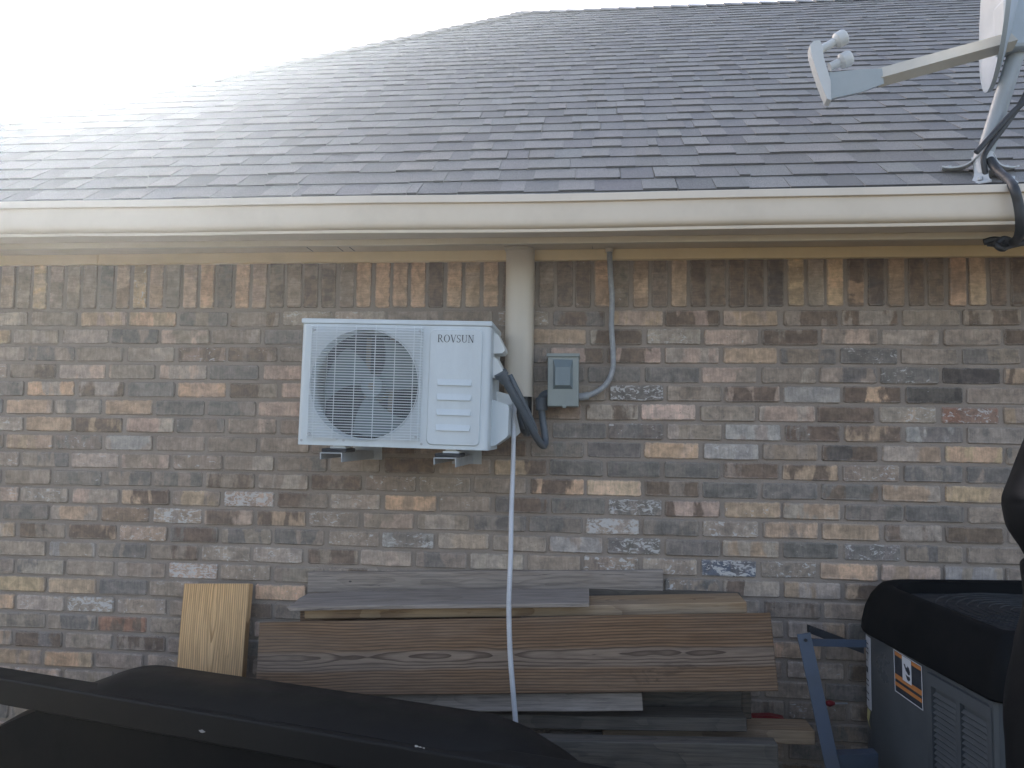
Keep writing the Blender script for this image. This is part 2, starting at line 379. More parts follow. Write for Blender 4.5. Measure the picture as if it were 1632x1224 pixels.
for n_, (pos, rot, code, r_) in enumerate(specs):
    q = random.Random(3000+n_); a, b = code[0], code[1]; wh = q.choice((0, 0, .1, .16, .24, .36, .45))
    if b == 'w': wh, b = q.uniform(.62, .85), a
    elif b == 'W': wh, b = q.uniform(1.0, 1.2), a
    c1 = vary(PAL[a], q); c2 = vary(PAL[b], q) if b != a else vary(PAL[a], q, .2)
    if q.random() < .5 and a == b: c2 = tuple(u_*.6+v_*.4 for u_, v_ in zip(c2, PAL[q.choice('gtbpdl')]))
    if rot: c2 = tuple(u_*.5+v_*.5 for u_, v_ in zip(c1, c2))
    me, vs, fs, hl = VAR[q.randrange(14)]; rw = (r_, wh, hl)
    rm = Matrix.Rotation((R(90) if rot else 0)+R(q.uniform(-.55, .55)), 4, 'Y') @ Matrix.Rotation(R(q.uniform(-.8, .8)), 4, 'Z')
    p_ = pos+Vector((0, q.uniform(-.0025, .002), 0))
    if n_ in single:
        o = bpy.data.objects.new('brick', me); col.objects.link(o); o.parent = wall
        o.location = p_-hl_; o.rotation_euler = rm.to_euler(); o['c1'] = c1; o['c2'] = c2; o['rw'] = rw
    else:
        base = len(mass['v']); mass['v'] += [rm @ Vector(v)+p_-hl_ for v in vs]; mass['f'] += [tuple(base+i for i in f) for f in fs]
        mass['bloc'] += vs; mass['c1'] += [c1]*len(vs); mass['c2'] += [c2]*len(vs); mass['rw'] += [rw]*len(vs)
q = random.Random(5)
for k in range(0, 33):                 # the flank of the house, out of the photograph
    for i in range(32):
        y = .10+(i+(.5 if k % 2 else 0))*BL; me_, vs, fs, hl = VAR[q.randrange(14)]; a, b = q.choice(FILL)
        if b in 'wW': b = a
        base = len(mass['v']); c1 = vary(PAL[a], q); c2 = vary(PAL[b], q)
        mass['v'] += [Vector((X0-.006+v[1], y-v[0], ZS+.10-(k+.5)*CP+v[2]))-hl_ for v in vs]; mass['f'] += [tuple(base+i_ for i_ in f) for f in fs]
        mass['bloc'] += vs; mass['c1'] += [c1]*len(vs); mass['c2'] += [c2]*len(vs); mass['rw'] += [(q.random(), 0, hl)]*len(vs)
me = bpy.data.meshes.new('brick_courses'); me.from_pydata(mass['v'], [], mass['f']); me.materials.append(M['brick_mass'])
bm_ = bmesh.new(); bm_.from_mesh(me); bmesh.ops.recalc_face_normals(bm_, faces=bm_.faces); bm_.to_mesh(me); bm_.free()
for k in ('bloc', 'c1', 'c2', 'rw'): attr_vec(me, k, mass[k])
o = bpy.data.objects.new('brick_courses', me); col.objects.link(o); o.parent = wall; o['kind'] = 'stuff'

# frieze board (two lengths butted), soffit, fascia
ZF0, ZF1, ZSO = ZS+.1755, ZS+.222, ZS+.214
xj = at(157, 410, -.02).x
MB().bbox((X0-.02, -.020, ZF0+.001), (xj-.003, .005, ZSO+.0), .002).build('frieze_board', M['trim'], house)
MB().bbox((xj+.001, -.0225, ZF0), (X1, .005, ZSO+.0), .002).build('frieze_board', M['trim'], house)
sf = MB()
xs = [X0-.3, at(435, 395, -.15).x, at(945, 392, -.15).x, 4.9, X1+.3]
for a, b in zip(xs, xs[1:]): sf.box((a+.001, -.285, ZSO), (b-.001, .0, ZSO+.008))
soffit = sf.build('soffit', M['soffit'], house)
gv = MB()
for px in (480, 530, 549):
    x = at(px, 395, -.15).x; gv.box((x-.0015, -.20, ZSO-.0006), (x+.0015, -.03, ZSO+.001))
gv.build('seam', M['ink'], soffit)
MB().bbox((X0-.3, -.305, ZS+.166), (X1+.3, -.286, ZS+.302), .002).build('fascia', M['fascia'], house)

# gutter: K profile swept along the eave
gz = ZS
front = [(-.396, .180), (-.405, .1805), (-.4055, .1815), (-.4055, .1895), (-.4045, .1905), (-.3965, .1908), (-.4040, .1922), (-.4115, .1950), (-.4165, .1995), (-.4190, .2065), (-.4205, .2180), (-.4208, .236),
         (-.4210, .250), (-.4212, .2690), (-.4222, .2700), (-.4305, .2705), (-.4312, .2718), (-.4265, .2945), (-.4245, .2962)]
prof = [(-.306, gz+.290), (-.306, gz+.186)]+[(y, gz+z) for y, z in front]+[(-.405, gz+.2962), (-.405, gz+.2942), (-.4225, gz+.2938), (-.4180, gz+.268), (-.4175, gz+.236), (-.4110, gz+.214), (-.398, gz+.200), (-.3935, gz+.193), (-.3935, gz+.184), (-.308, gz+.189), (-.308, gz+.290)]
gx0, gx1 = X0-.34, at(1626, 330, -.42).x+1.6
nseg = 90; gb = MB(); vs = []; fs = []
for i in range(nseg+1):
    x = gx0+(gx1-gx0)*i/nseg; dz = .0022*math.sin(x*1.9+.6)+.0012*math.sin(x*5.3); dy = .002*math.sin(x*3.1)
    vs += [(x, y+(dy if y < -.35 else 0), z+(dz if y < -.35 else 0)) for y, z in prof]
n = len(prof)
for i in range(nseg):
    for k in range(n): fs.append((i*n+k, i*n+(k+1) % n, (i+1)*n+(k+1) % n, (i+1)*n+k))
gb.add(vs, fs, True)
for x in (gx0, gx1): gb.box((x-.001, -.4215, gz+.186), (x+.001, -.306, gz+.290))
gut = gb.build('gutter', M['gutter'], house)
try: gut.data.set_sharp_from_angle(angle=R(35))
except Exception: pass

# ------------------------------------------------------------------ roof
S = .735; EY, EZ = -.372, ZS+.268     # roof plane: z = EZ + S*(y-EY)
apex_d = ray(832, 21); t = (EZ+S*(CAM.y-EY)-CAM.z)/(apex_d.z-S*apex_d.y); AP = CAM+apex_d*t
t_ = None
hp = ray(300, 134.5); t = (EZ+S*(CAM.y-EY)-CAM.z)/(hp.z-S*hp.y); HP = CAM+hp*t
hs = (AP.x-HP.x)/(AP.y-HP.y)           # hip in plan: dx/dy
def hipx(y): return AP.x-(AP.y-y)*hs
RX1 = 7.0
def rz(y): return EZ+S*(y-EY)
back = AP.y+(AP.y-EY)
roof = MB().add([(hipx(EY), EY, EZ-.012), (RX1, EY, EZ-.012), (RX1, AP.y, AP.z-.012), (AP.x, AP.y, AP.z-.012)], [(0, 1, 2, 3)]).add(
    [(hipx(EY), EY, EZ-.012), (AP.x, AP.y, AP.z-.012), (hipx(EY), back, EZ-.012)], [(0, 1, 2)]).add(
    [(AP.x, AP.y, AP.z-.012), (RX1, AP.y, AP.z-.012), (RX1, back, EZ-.012), (hipx(EY), back, EZ-.012)], [(0, 1, 2, 3)]).build('roof', M['fascia'], house, orient=False)
EXP = .128; ca = 1/math.sqrt(1+S*S); sa = S*ca
SH = [tuple(v*k_ for v, k_ in zip(lin(c), (1.27, 1.28, 1.19))) for c in ((123, 119, 117), (118, 115, 114), (107, 104, 104), (114, 111, 110), (103, 100, 100), (120, 115, 113), (109, 106, 107))]
def tab_mesh(L0, L1, W, thick):        # local: x along eave, y up the slope, z off the roof
    return [(-W/2, 0, 0), (W/2, 0, 0), (W/2, 0, thick), (-W/2, 0, thick), (-W/2+L0, L1, -.002), (W/2+L0, L1, -.002), (W/2+L0, L1, .0015), (-W/2+L0, L1, .0015)], \
           [(0, 1, 2, 3), (3, 2, 6, 7), (0, 3, 7, 4), (1, 5, 6, 2)]
RM = Matrix(((1, 0, 0), (0, ca, -sa), (0, sa, ca))).to_4x4()
tabs = []; nrow = int((AP.y-EY)/ca/EXP)
for r_ in range(nrow+1):
    q = random.Random(500+r_); s0 = r_*EXP-(.01 if r_ == 0 else 0); y = EY+s0*ca; x = hipx(y)-q.uniform(0, .1); up = False
    while x < RX1:
        W = q.choice((.085, .10, .11, .12, .13, .15))*q.uniform(.9, 1.1)
        if q.random() < .05: W = .035
        x1 = x+W
        xr = hipx(min(y+EXP*ca, AP.y))
        if x1 > hipx(y)+.02:
            up = (not up) if q.random() < .78 else up
            th = .0100 if up else .0068
            cc = SH[q.choice((0, 1, 0, 5, 3)) if up else q.choice((2, 4, 6, 1, 3))]
            tabs.append((Vector(((max(x, hipx(y)-.01)+x1)/2, y, rz(y)))+RM.to_3x3() @ Vector((0, q.uniform(-.004, .004), 0)), x1-max(x, hipx(y)-.01), th, vary(cc, q, .07), min(EXP+.012, max(.02, (AP.y-y)/ca))))
        x = x1
def tscore(tb):
    px, py = proj(tb[0]+RM.to_3x3() @ Vector((0, EXP/2, 0)))
    if not (0 < px < 1632 and 5 < py < 330): return 0
    d = (tb[0]-CAM); return tb[1]/(d.length**3)
order = sorted(range(len(tabs)), key=lambda i: -tscore(tabs[i])); one = set(i for i in order[:300] if tscore(tabs[i]) > 0)
TV = {}; rl = wloc(roof); mv, mf, mc, butts = [], [], [], []
for i, (p_, W, th, c, Lu) in enumerate(tabs):
    if i in one:
        key = (round(W/.008), th)
        if key not in TV:
            vs, fs = tab_mesh(0, EXP+.012, key[0]*.008, th); me = bpy.data.meshes.new('shingle'); me.from_pydata(vs, [], fs); me.materials.append(M['shingle']); me.materials.append(M['butt']); me.polygons[0].material_index = 1; TV[key] = me
        o = bpy.data.objects.new('shingle', TV[key]); col.objects.link(o); o.parent = roof; o.location = p_-rl; o.rotation_euler = RM.to_euler(); o['c1'] = c
    else:
        vs, fs = tab_mesh(0, Lu, W, th); b = len(mv)
        # keep tabs inside the hip line
        ws = [RM @ Vector(v)+p_ for v in vs]
        for v in ws:
            hx = hipx(v.y)
            if v.x < hx: v.x = hx
        butts.append(len(mf)); mv += [v-rl for v in ws]; mf += [tuple(b+k for k in f) for f in fs]; mc += [c]*len(vs)
# the two far slopes, plain courses
def slope_courses(P0, P1, A0, A1, rows=24):
    for r_ in range(rows):
        a0 = P0.lerp(A0, r_/rows); a1 = P1.lerp(A1, r_/rows); b0 = P0.lerp(A0, (r_+1)/rows); b1 = P1.lerp(A1, (r_+1)/rows); nrm = (P1-P0).cross(A0-P0).normalized()
        k = max(1, int((a1-a0).length/.3))
        for j in range(k):
            vs = [a0.lerp(a1, j/k)+nrm*.009, a0.lerp(a1, (j+1)/k)+nrm*.009, b0.lerp(b1, (j+1)/k)+nrm*.001, b0.lerp(b1, j/k)+nrm*.001, a0.lerp(a1, j/k)-nrm*.002, a0.lerp(a1, (j+1)/k)-nrm*.002]
            b = len(mv); mv.extend([v-rl for v in vs]); mf.extend([(b, b+1, b+2, b+3), (b+4, b+5, b+1, b)]); c = SH[rnd.randrange(7)]; mc.extend([c]*6)
E0 = Vector((hipx(EY), EY, EZ)); Bk = Vector((hipx(EY), back, EZ)); A1v = Vector((RX1, AP.y, AP.z))
slope_courses(Bk, E0, AP, AP)
slope_courses(Vector((RX1, back, EZ)), Bk, A1v, AP)
# hip and ridge caps
def caps(P, Q, n1, n2, step=.14):
    d = (Q-P); k = int(d.length/step); d /= k
    s1 = n1.cross(d).normalized(); s2 = n2.cross(d).normalized()
    if s1.dot(n2) > 0: s1 = -s1
    if s2.dot(n1) > 0: s2 = -s2
    nn = (n1+n2).normalized()
    for i in range(k+1):
        a = P+d*i-d*.02; e = min(1.15, k+.0-i+.15); b_ = P+d*(i+e); c = vary(SH[rnd.randrange(4)], rnd, .06); t0, t1 = .016, .006
        vs = [a+nn*t0, a+s1*.13+n1*t0, b_+s1*.13+n1*t1, b_+nn*t1, a+s2*.13+n2*t0, b_+s2*.13+n2*t1, a, a+s1*.13, a+s2*.13]
        o_ = len(mv); mv.extend([v-rl for v in vs]); mf.extend([(o_, o_+1, o_+2, o_+3), (o_+4, o_, o_+3, o_+5), (o_+6, o_+7, o_+1, o_), (o_+8, o_+6, o_, o_+4)]); mc.extend([c]*9)
nf = Vector((0, -sa, ca)); e_ = (AP-E0); nl = (Bk-E0).cross(e_).normalized(); nl = nl if nl.z > 0 else -nl
caps(E0+nf*.004, AP+nf*.004, nf, nl); caps(AP+Vector((-.05, 0, .004)), A1v+Vector((0, 0, .004)), nf, Vector((0, sa, ca)))
me = bpy.data.meshes.new('shingle_courses'); me.from_pydata(mv, [], mf); me.materials.append(M['shingle_mass']); me.materials.append(M['butt'])
for i in butts: me.polygons[i].material_index = 1
butts = butts; attr_vec(me, 'c1', mc)
o = bpy.data.objects.new('shingle_courses', me); col.objects.link(o); o.parent = roof; o['kind'] = 'stuff'

# ------------------------------------------------------------------ wall-hung outdoor unit
TL = at(482, 507, -.36); TR = at(784, 512, -.36); BLc = at(476, 708, -.36)
ex = (TR-TL).normalized(); ez = Vector((-ex.z, 0, ex.x)); AW = (TR-TL).length; AH = .4115
org = TL-ez*AH
AM = Matrix(((ex.x, 0, ez.x, org.x), (0, 1, 0, org.y), (ex.z, 0, ez.z, org.z), (0, 0, 0, 1)))
def ab(): b = MB(); b.M = AM; return b
unit = thing('air_conditioner', AM @ Vector((AW/2, .14, 0)), 'white wall-hung outdoor air conditioner with round fan grille and name on its panel', 'air conditioner')
AD = .255; CX, CZ, CRd = .2165, .199, .179
def rrect(w, h, r, n=5, x0=0, y0=0):
    out = []
    for cx_, cy_, a0 in ((w-r, r, -90), (w-r, h-r, 0), (r, h-r, 90), (r, r, 180)):
        for k in range(n+1): a = R(a0+90*k/n); out.append((x0+cx_+r*math.cos(a), y0+cy_+r*math.sin(a)))
    return out
b = ab(); rr_ = .016; H1 = AH-.0175
b.prism([(x, y, 0) for x, y in rrect(AW, AD, rr_)], (0, 0, H1), True, caps=False)   # placeholder loop: front strip removed below
b.v, b.f, b.sm = [], [], []
loop = [(AW-rr_+rr_*math.sin(R(a)), rr_-rr_*math.cos(R(a))) for a in range(0, 91, 15)]+[(AW, AD), (0, AD)]+[(rr_-rr_*math.cos(R(a)), rr_-rr_*math.sin(R(a))) for a in range(0, 91, 15)]
nl_ = len(loop); vs = [(x, y, z) for z in (0, H1) for x, y in loop]
b.add(vs, [(i, i+1, nl_+i+1, nl_+i) for i in range(nl_-1)], True)
b.add(vs, [tuple(range(nl_)), tuple(range(nl_, 2*nl_))])
N = 96; xa, xb = rr_, .415
def sq(a):
    dx, dz = math.cos(a), math.sin(a); tx = ((xb-CX) if dx > 0 else (CX-xa))/max(abs(dx), 1e-9); tz = ((H1-CZ) if dz > 0 else CZ)/max(abs(dz), 1e-9); t = min(tx, tz); return (CX+dx*t, 0, CZ+dz*t)
angs = sorted([2*math.pi*k/N for k in range(N)]+[math.atan2(zz-CZ, xx-CX) % (2*math.pi) for xx in (xa, xb) for zz in (0, H1)])
NN = len(angs); outer = [sq(a) for a in angs]
rings = [outer]+[[(CX+r_*math.cos(a), y, CZ+r_*math.sin(a)) for a in angs] for r_, y in ((CRd+.006, 0), (CRd+.002, .0015), (CRd-.001, .006), (CRd-.004, .05))]
vs = [p for g in rings for p in g]; b.add(vs, [(i*NN+k, i*NN+(k+1) % NN, (i+1)*NN+(k+1) % NN, (i+1)*NN+k) for i in range(4) for k in range(NN)])
b.add([(xb, 0, 0), (AW-rr_, 0, 0), (AW-rr_, 0, H1), (xb, 0, H1)], [(0, 1, 2, 3)])
b.build('casing', M['white'], unit)
ab().bbox((-.002, -.003, AH-.0165), (AW+.002, AD+.002, AH), .004, 3).build('lid', M['white'], unit)
# raised service panel
b = ab(); pl = rrect(.172, .372, .016, 5, .426, .012)
b.add([(x, 0, z) for x, z in pl]+[(x+(.003 if x < .5 else -.003), -.005, z+(.003 if z < .2 else -.003)) for x, z in pl], [(i, (i+1) % 24, 24+(i+1) % 24, 24+i) for i in range(24)])
b.add([(x+(.003 if x < .5 else -.003), -.005, z+(.003 if z < .2 else -.003)) for x, z in pl], [tuple(range(24))])
panel = b.build('service_panel', M['white'], unit)
for zz in (.203, .156, .108, .059):
    b = ab(); x0, x1 = .455, .568
    b.add([(x0, -.005, zz+.020), (x1, -.005, zz+.020), (x1-.004, -.0105, zz), (x0+.004, -.0105, zz), (x0+.002, -.0051, zz-.0005), (x1-.002, -.0051, zz-.0005)],
          [(0, 1, 2, 3), (3, 2, 5, 4), (0, 3, 4), (1, 5, 2)]).build('louvre', M['white'], panel)
# lettering, serif capitals drawn as strokes
def letters(mb, text, x, z, h, y=-.0058):
    def q(p0, p1, w):                                    # straight stroke, horizontal width w
        mb.add([(x+p0[0]*h-w*h/2, y, z+p0[1]*h), (x+p0[0]*h+w*h/2, y, z+p0[1]*h), (x+p1[0]*h+w*h/2, y, z+p1[1]*h), (x+p1[0]*h-w*h/2, y, z+p1[1]*h)], [(0, 1, 2, 3)])
    def hb(x0, x1, zc, t): mb.add([(x+x0*h, y-.0002, z+(zc-t/2)*h), (x+x1*h, y-.0002, z+(zc-t/2)*h), (x+x1*h, y-.0002, z+(zc+t/2)*h), (x+x0*h, y-.0002, z+(zc+t/2)*h)], [(0, 1, 2, 3)])
    def arc(cx_, cz_, rx, rz_, a0, a1, wx, wz, n=18):
        P = []
        for k in range(n+1):
            a = R(a0+(a1-a0)*k/n); c, s_ = math.cos(a), math.sin(a); P += [(x+(cx_+(rx+wx/2)*c)*h, y-.0001, z+(cz_+(rz_+wz/2)*s_)*h), (x+(cx_+(rx-wx/2)*c)*h, y-.0001, z+(cz_+(rz_-wz/2)*s_)*h)]
        mb.add(P, [(2*k, 2*k+1, 2*k+3, 2*k+2) for k in range(n)])
    T, t = .13, .05
    for ch in text:
        if ch == 'R':
            q((.2, 0), (.2, 1), T); hb(.06, .36, .025, t); hb(.06, .4, .975, t); hb(.2, .4, .5, t); arc(.38, .74, .2, .235, -90, 90, T, t); q((.40, .5), (.72, 0), T); hb(.66, .86, .025, t); adv = .86
        elif ch == 'O': arc(.42, .5, .335, .475, 0, 360, T, t, 36); adv = .86
        elif ch == 'V': q((.14, 1), (.42, 0), T); q((.70, 1), (.43, 0), t*1.3); hb(0, .28, .975, t); hb(.58, .84, .975, t); adv = .82
        elif ch == 'S':
            arc(.31, .745, .2, .23, 35, 255, .09, t); arc(.29, .26, .21, .235, -150, 75, .11, t); q((.20, .60), (.40, .40), .14); q((.5, .78), (.5, .98), t); q((.08, .02), (.08, .25), t); adv = .62
        elif ch == 'U': q((.2, .3), (.2, 1), T); q((.68, .3), (.68, 1), t*1.2); arc(.44, .3, .24, .275, 180, 360, .09, t); hb(.05, .35, .975, t); hb(.57, .80, .975, t); adv = .86
        elif ch == 'N': q((.17, 0), (.17, 1), t*1.2); q((.17, 1), (.70, 0), T); q((.70, 0), (.70, 1), t*1.2); hb(.04, .28, .975, t); hb(.05, .29, .025, t); hb(.58, .82, .975, t); adv = .86
        x += adv*h
    return x
b = ab(); letters(b, 'ROVSUN', .4505, .3405, .0245); b.build('lettering', M['ink'], panel)
# fan, hub and coil behind
b = ab(); b.box((.02, AD-.05, .02), (.42, AD-.046, H1-.01))
for k in range(60): b.box((.03+k*.0064, AD-.058, .02), (.0312+k*.0064, AD-.05, H1-.01))
b.build('coil', M['coil'], unit)
fan = ab().cyl((CX, .085, CZ), (CX, .125, CZ), .036, 28, .042).build('fan', M['fan'], unit)
for k in range(3):
    a0 = R(25+120*k); b = ab(); rows = []
    for i in range(9):
        r_ = .034+(.166-.034)*i/8; sw = R(-6+i*3.0); hw = R(34+6*i/8); line = []
        for j in range(7):
            tt = j/6-.5; a = a0+sw+hw*2*tt*.92; line.append((CX+r_*math.cos(a), .105-.040*tt*(1-.25*i/8)+.006*math.sin(math.pi*(tt+.5)), CZ+r_*math.sin(a)))
        rows.append(line)
    vs = [p for l in rows for p in l]; vs2 = [(x_, y_+.003, z_) for x_, y_, z_ in vs]; f_ = [(i*7+j, i*7+j+1, (i+1)*7+j+1, (i+1)*7+j) for i in range(8) for j in range(6)]
    b.add(vs, f_, True); b.add(vs2, [t_[::-1] for t_ in f_], True); b.build('blade', M['fan'], fan, orient=False)
b = ab()
b.box((CX-.05, .175, .03), (CX-.034, .183, H1-.02)).box((CX+.034, .175, .03), (CX+.05, .183, H1-.02)); b.cyl((CX, .125, CZ), (CX, .17, CZ), .045, 20)
b.build('motor_mount', M['tan_metal'], unit)
b = ab(); b.tube([(CX, .08, CZ), (CX, .085, CZ)], .012, 12); b.build('hub_nut', M['tan_metal'], fan)
# wire guard
b = ab(); gx0_, gx1_, gz0, gz1 = .034, .404, .026, .384
nh = 43; th_ = .0015
for k in range(nh):
    zz = gz0+(gz1-gz0)*k/(nh-1); b.tube([(gx0_, -.002, zz), (gx0_+.010, -.015, zz), (gx1_-.010, -.015, zz), (gx1_, -.002, zz)], th_, 5, caps=False)
for xx in (gx0_+.004, .0565, .1215, .1865, .2515, .3165, .3770, gx1_-.004): b.tube([(xx, -.0135, gz0-.004), (xx, -.0135, gz1+.004)], .0015, 6, caps=False)
for s_ in (1.0,): b.tube([(CX+CRd*s_*math.cos(R(a)), -.0085, CZ+CRd*s_*math.sin(R(a))) for a in range(0, 361, 6)], .0014, 5, caps=False)
b.build('fan_grille', M['white_wire'], unit, kind='stuff')
for xx, zz in ((.044, .036), (.394, .036), (.044, .374), (.394, .374), (.016, .014), (.411, .014), (.156, .018)):
    ab().cyl((xx, -.016 if zz > .03 else -.002, zz), (xx, -.005 if zz > .03 else .002, zz), .0042, 10).build('screw', M['steel'], unit)
b = ab(); lo = [(.026, -.001, .017), (.13, -.001, .017), (.142, -.001, .028), (.07, -.001, .028), (.06, -.001, .0185)]
b.prism(lo, (0, -.0035, 0)); b.build('grip', M['white'], unit)
# right flank: grab recesses, cable entry, valve cover
for zt, zb in ((.385, .315), (.305, .235)):
    b = ab(); pts = [(AW-.002, zt), (AW+.012, zt-.006), (AW+.034, zb+.022), (AW+.036, zb+.010), (AW+.028, zb+.002), (AW-.002, zb)]
    vs = [(x, .07, z) for x, z in pts]; b.prism(vs, (0, .10, 0)); b.build('grab_cover', M['offwhite'], unit)
b = ab(); pts = [(0, .165), (.052, .150), (.056, .140), (.056, .052), (.050, .042), (.016, .016), (0, .012)]
b.prism([(AW-.001+x, .075, z) for x, z in pts], (0, .12, 0)); b.build('valve_cover', M['white'], unit)
b = ab(); b.prism([(AW-.001+x, .20, z) for x, z in ((0, .20), (.04, .19), (.062, .15), (.085, .06), (.07, .045), (0, .045))], (0, .008, 0)); b.build('side_plate', M['offwhite'], unit)

# wall brackets under the unit
for i, (pa, pb) in enumerate((((510, 551), 716), ((691, 733), 724))):
    px0, px1 = pa; A_ = at(px0, pb+5, -.375); B_ = at(px1, pb+5, -.375); x0, x1 = A_.x, B_.x-.012; zt = A_.z
    br = thing('wall_bracket', ((x0+x1)/2, 0, zt), ('left' if i == 0 else 'right')+' galvanised wall bracket carrying the white unit from below on a rubber pad', 'bracket', 'brackets under the outdoor unit')
    MB().box((x0, -.375, zt-.003), (x1, -.004, zt)).box((x0, -.375, zt-.022), (x0+.003, -.004, zt-.003)).box((x1-.003, -.375, zt-.030), (x1, -.004, zt-.003)).build('arm', M['steel'], br)
    MB().box((x0-.006, -.004, zt-.034), (x1+.03, .001, zt+.02)).build('wall_plate', M['steel'], br)
    MB().bbox((x0+.003, -.372, zt+.0005), (x1+.012, -.27, zt+.013), .003).build('rubber_pad', M['rubber'], br)
    MB().bbox((x0+.024, -.352, zt+.013), (x1+.004, -.29, zt+.020), .002).bbox((x0+.032, -.345, zt+.020), (x1-.004, -.29, zt+.030), .002).build('foot', M['offwhite'], br)

# line-set cover coming down from the soffit
p0 = at(805, 420, -.08); p1 = at(848, 632, -.08); cx0, cx1 = p0.x, p1.x; zb = p1.z
cov = thing('line_cover', ((cx0+cx1)/2, 0, zb), 'tall beige line cover running down from the soffit beside the outdoor unit', 'pipe cover')
b = MB(); loop = [(cx0+.001, -.004)]+[(cx0+.034-.034*math.cos(R(a)), -.050-.032*math.sin(R(a))) for a in range(0, 91, 15)]+[(cx1-.036+.036*math.sin(R(a)), -.050-.032*math.cos(R(a))) for a in range(0, 91, 15)]+[(cx1-.001, -.004)]
nn = len(loop); vs = [(x, y, z) for z in (zb, ZSO-.002) for x, y in loop]
b.add(vs, [(i, i+1, nn+i+1, nn+i) for i in range(nn-1)], True); b.build('shell', M['cover'], cov)
MB().bbox((cx0-.004, -.088, ZSO-.012), (cx1-.02, -.003, ZSO-.001), .003).build('collar', M['cover'], cov)
zl = at(848, 662, -.01).z
MB().box((cx0+.003, -.006, zl), (cx1-.002, -.0035, zb+.02)).box((cx1-.0045, -.026, zl), (cx1-.002, -.006, zb+.02)).build('back_plate', M['cover'], cov)
MB().box((cx0+.006, -.0085, zl+.002), (cx1-.006, -.0062, zb+.018)).build('opening_shade', M['rubber'], cov)  # black sheet standing for the shade inside the open end

# disconnect box
q0 = at(873, 566, -.105); q1 = at(922, 648, -.105); dx0, dx1, dz0, dz1 = q0.x, q1.x, q1.z, q0.z
db = thing('disconnect_box', ((dx0+dx1)/2, 0, dz0), 'small grey electrical disconnect box with raised blue-grey cover on the brick', 'electrical box')
MB().bbox((dx0, -.105, dz0), (dx1, -.004, dz1), .003).build('enclosure', M['box_grey'], db)
MB().bbox((dx0-.003, -.112, dz1-.006), (dx1+.003, -.004, dz1+.006), .002).build('hood', M['box_grey'], db)
b = MB(); w_, h_ = dx1-dx0, dz1-dz0; a0, a1, c0, c1_ = dx0+w_*.18, dx1-w_*.19, dz0+h_*.34, dz1-h_*.085
b.add([(a0, -.105, c0), (a1, -.105, c0), (a1, -.105, c1_), (a0, -.105, c1_), (a0+.008, -.123, c0+.012), (a1-.008, -.123, c0+.012), (a1-.008, -.123, c1_-.028), (a0+.008, -.123, c1_-.028)], [(4, 5, 6, 7), (0, 1, 5, 4), (1, 2, 6, 5), (2, 3, 7, 6), (3, 0, 4, 7)])
b.build('pull_cover', M['box_lid'], db)
MB().bbox((dx0+.052, -.110, dz0-.006), (dx0+.066, -.104, dz0+.004), .001).build('hasp', M['box_grey'], db)

# conduit from the soffit round to the box
cp = [at(x, y, -.04) for x, y in ((971, 398), (973, 440), (975.5, 475), (974.5, 520), (977, 560), (976, 590), (966, 612), (948, 626), (930, 632))]
cp[0].z = ZSO-.002; cd_ = thing('conduit', cp[0], 'thin grey flexible conduit curving from the soffit down into the disconnect box', 'conduit')
MB().tube(spline(cp, 8), .0098, 12).build('tube', M['conduit'], cd_)
e1, e2 = cp[-1], Vector((dx1+.001, -.04, cp[-1].z-.002)); MB().tube([e1+Vector((.018, 0, .003)), e1+Vector((0, 0, 0)), e2], .0135, 14).build('connector', M['conduit'], cd_)
MB().cyl(cp[0]+Vector((0, 0, -.014)), cp[0]+Vector((0, 0, .0)), .0145, 14).build('bushing', M['cover'], cd_)

# drooping cable whip from unit to box
def tube_thing(name, label, cat, pts, r, mat, n=12, sub=8, rf=None):
    o_ = MB(); o_.tube(spline(pts, sub), r, n, rf); return tag(o_.build(name, mat), label, cat)
wp = [at(x, y, Y) for x, y, Y in ((801, 600, -.285), (815, 624, -.26), (836, 662, -.20), (853, 694, -.15), (865, 710, -.09), (869, 703, -.06), (867, 684, -.05), (864, 662, -.045), (863, 648, -.045))]
wh_ = thing('cable_whip', wp[0], 'dark grey flexible whip drooping from the outdoor unit to the disconnect box', 'conduit')
MB().tube(spline(wp, 10), .0125, 12).build('tube', M['whip'], wh_)
d_ = (wp[1]-wp[0]).normalized(); MB().tube([wp[0]-d_*.016, wp[0]-d_*.002, wp[0]-d_*.001, wp[0]+d_*.022], .02, 16, lambda i: (.023, .023, .019, .016)[i]).build('connector', M['whip'], wh_)
el = [wp[-1]+Vector((0, 0, -.006)), wp[-1]+Vector((0, 0, .02)), wp[-1]+Vector((.006, 0, .035)), Vector((dx0-.006, -.05, wp[-1].z+.043)), Vector((dx0+.004, -.05, wp[-1].z+.044))]
MB().tube(spline(el, 5), .0165, 14).build('elbow', M['whip'], wh_)
MB().tube([wp[-1]+Vector((0, 0, -.014)), wp[-1]+Vector((0, 0, -.012)), wp[-1]+Vector((0, 0, .030)), wp[-1]+Vector((0, 0, .032))], .02, 16, lambda i: (.018, .0215, .0215, .018)[i]).build('connector', M['whip'], wh_)
tube_thing('refrigerant_line', 'dark insulated refrigerant line leaning up into the open end of the line cover', 'pipe',
           [at(x, y, Y) for x, y, Y in ((812, 598, -.15), (824, 622, -.15), (840, 655, -.13), (852, 684, -.10), (850, 690, -.07), (843, 676, -.045), (838, 655, -.035), (837, 620, -.035))], .0105, M['whip'])
tube_thing('refrigerant_line', 'thick insulated refrigerant line behind the cable whip, bent below the valve cover', 'pipe',
           [at(x, y, Y) for x, y, Y in ((804, 662, -.13), (814, 650, -.12), (827, 650, -.12), (838, 672, -.12), (842, 690, -.09), (834, 684, -.05), (829, 660, -.035), (828, 615, -.035))], .0115, M['whip'])
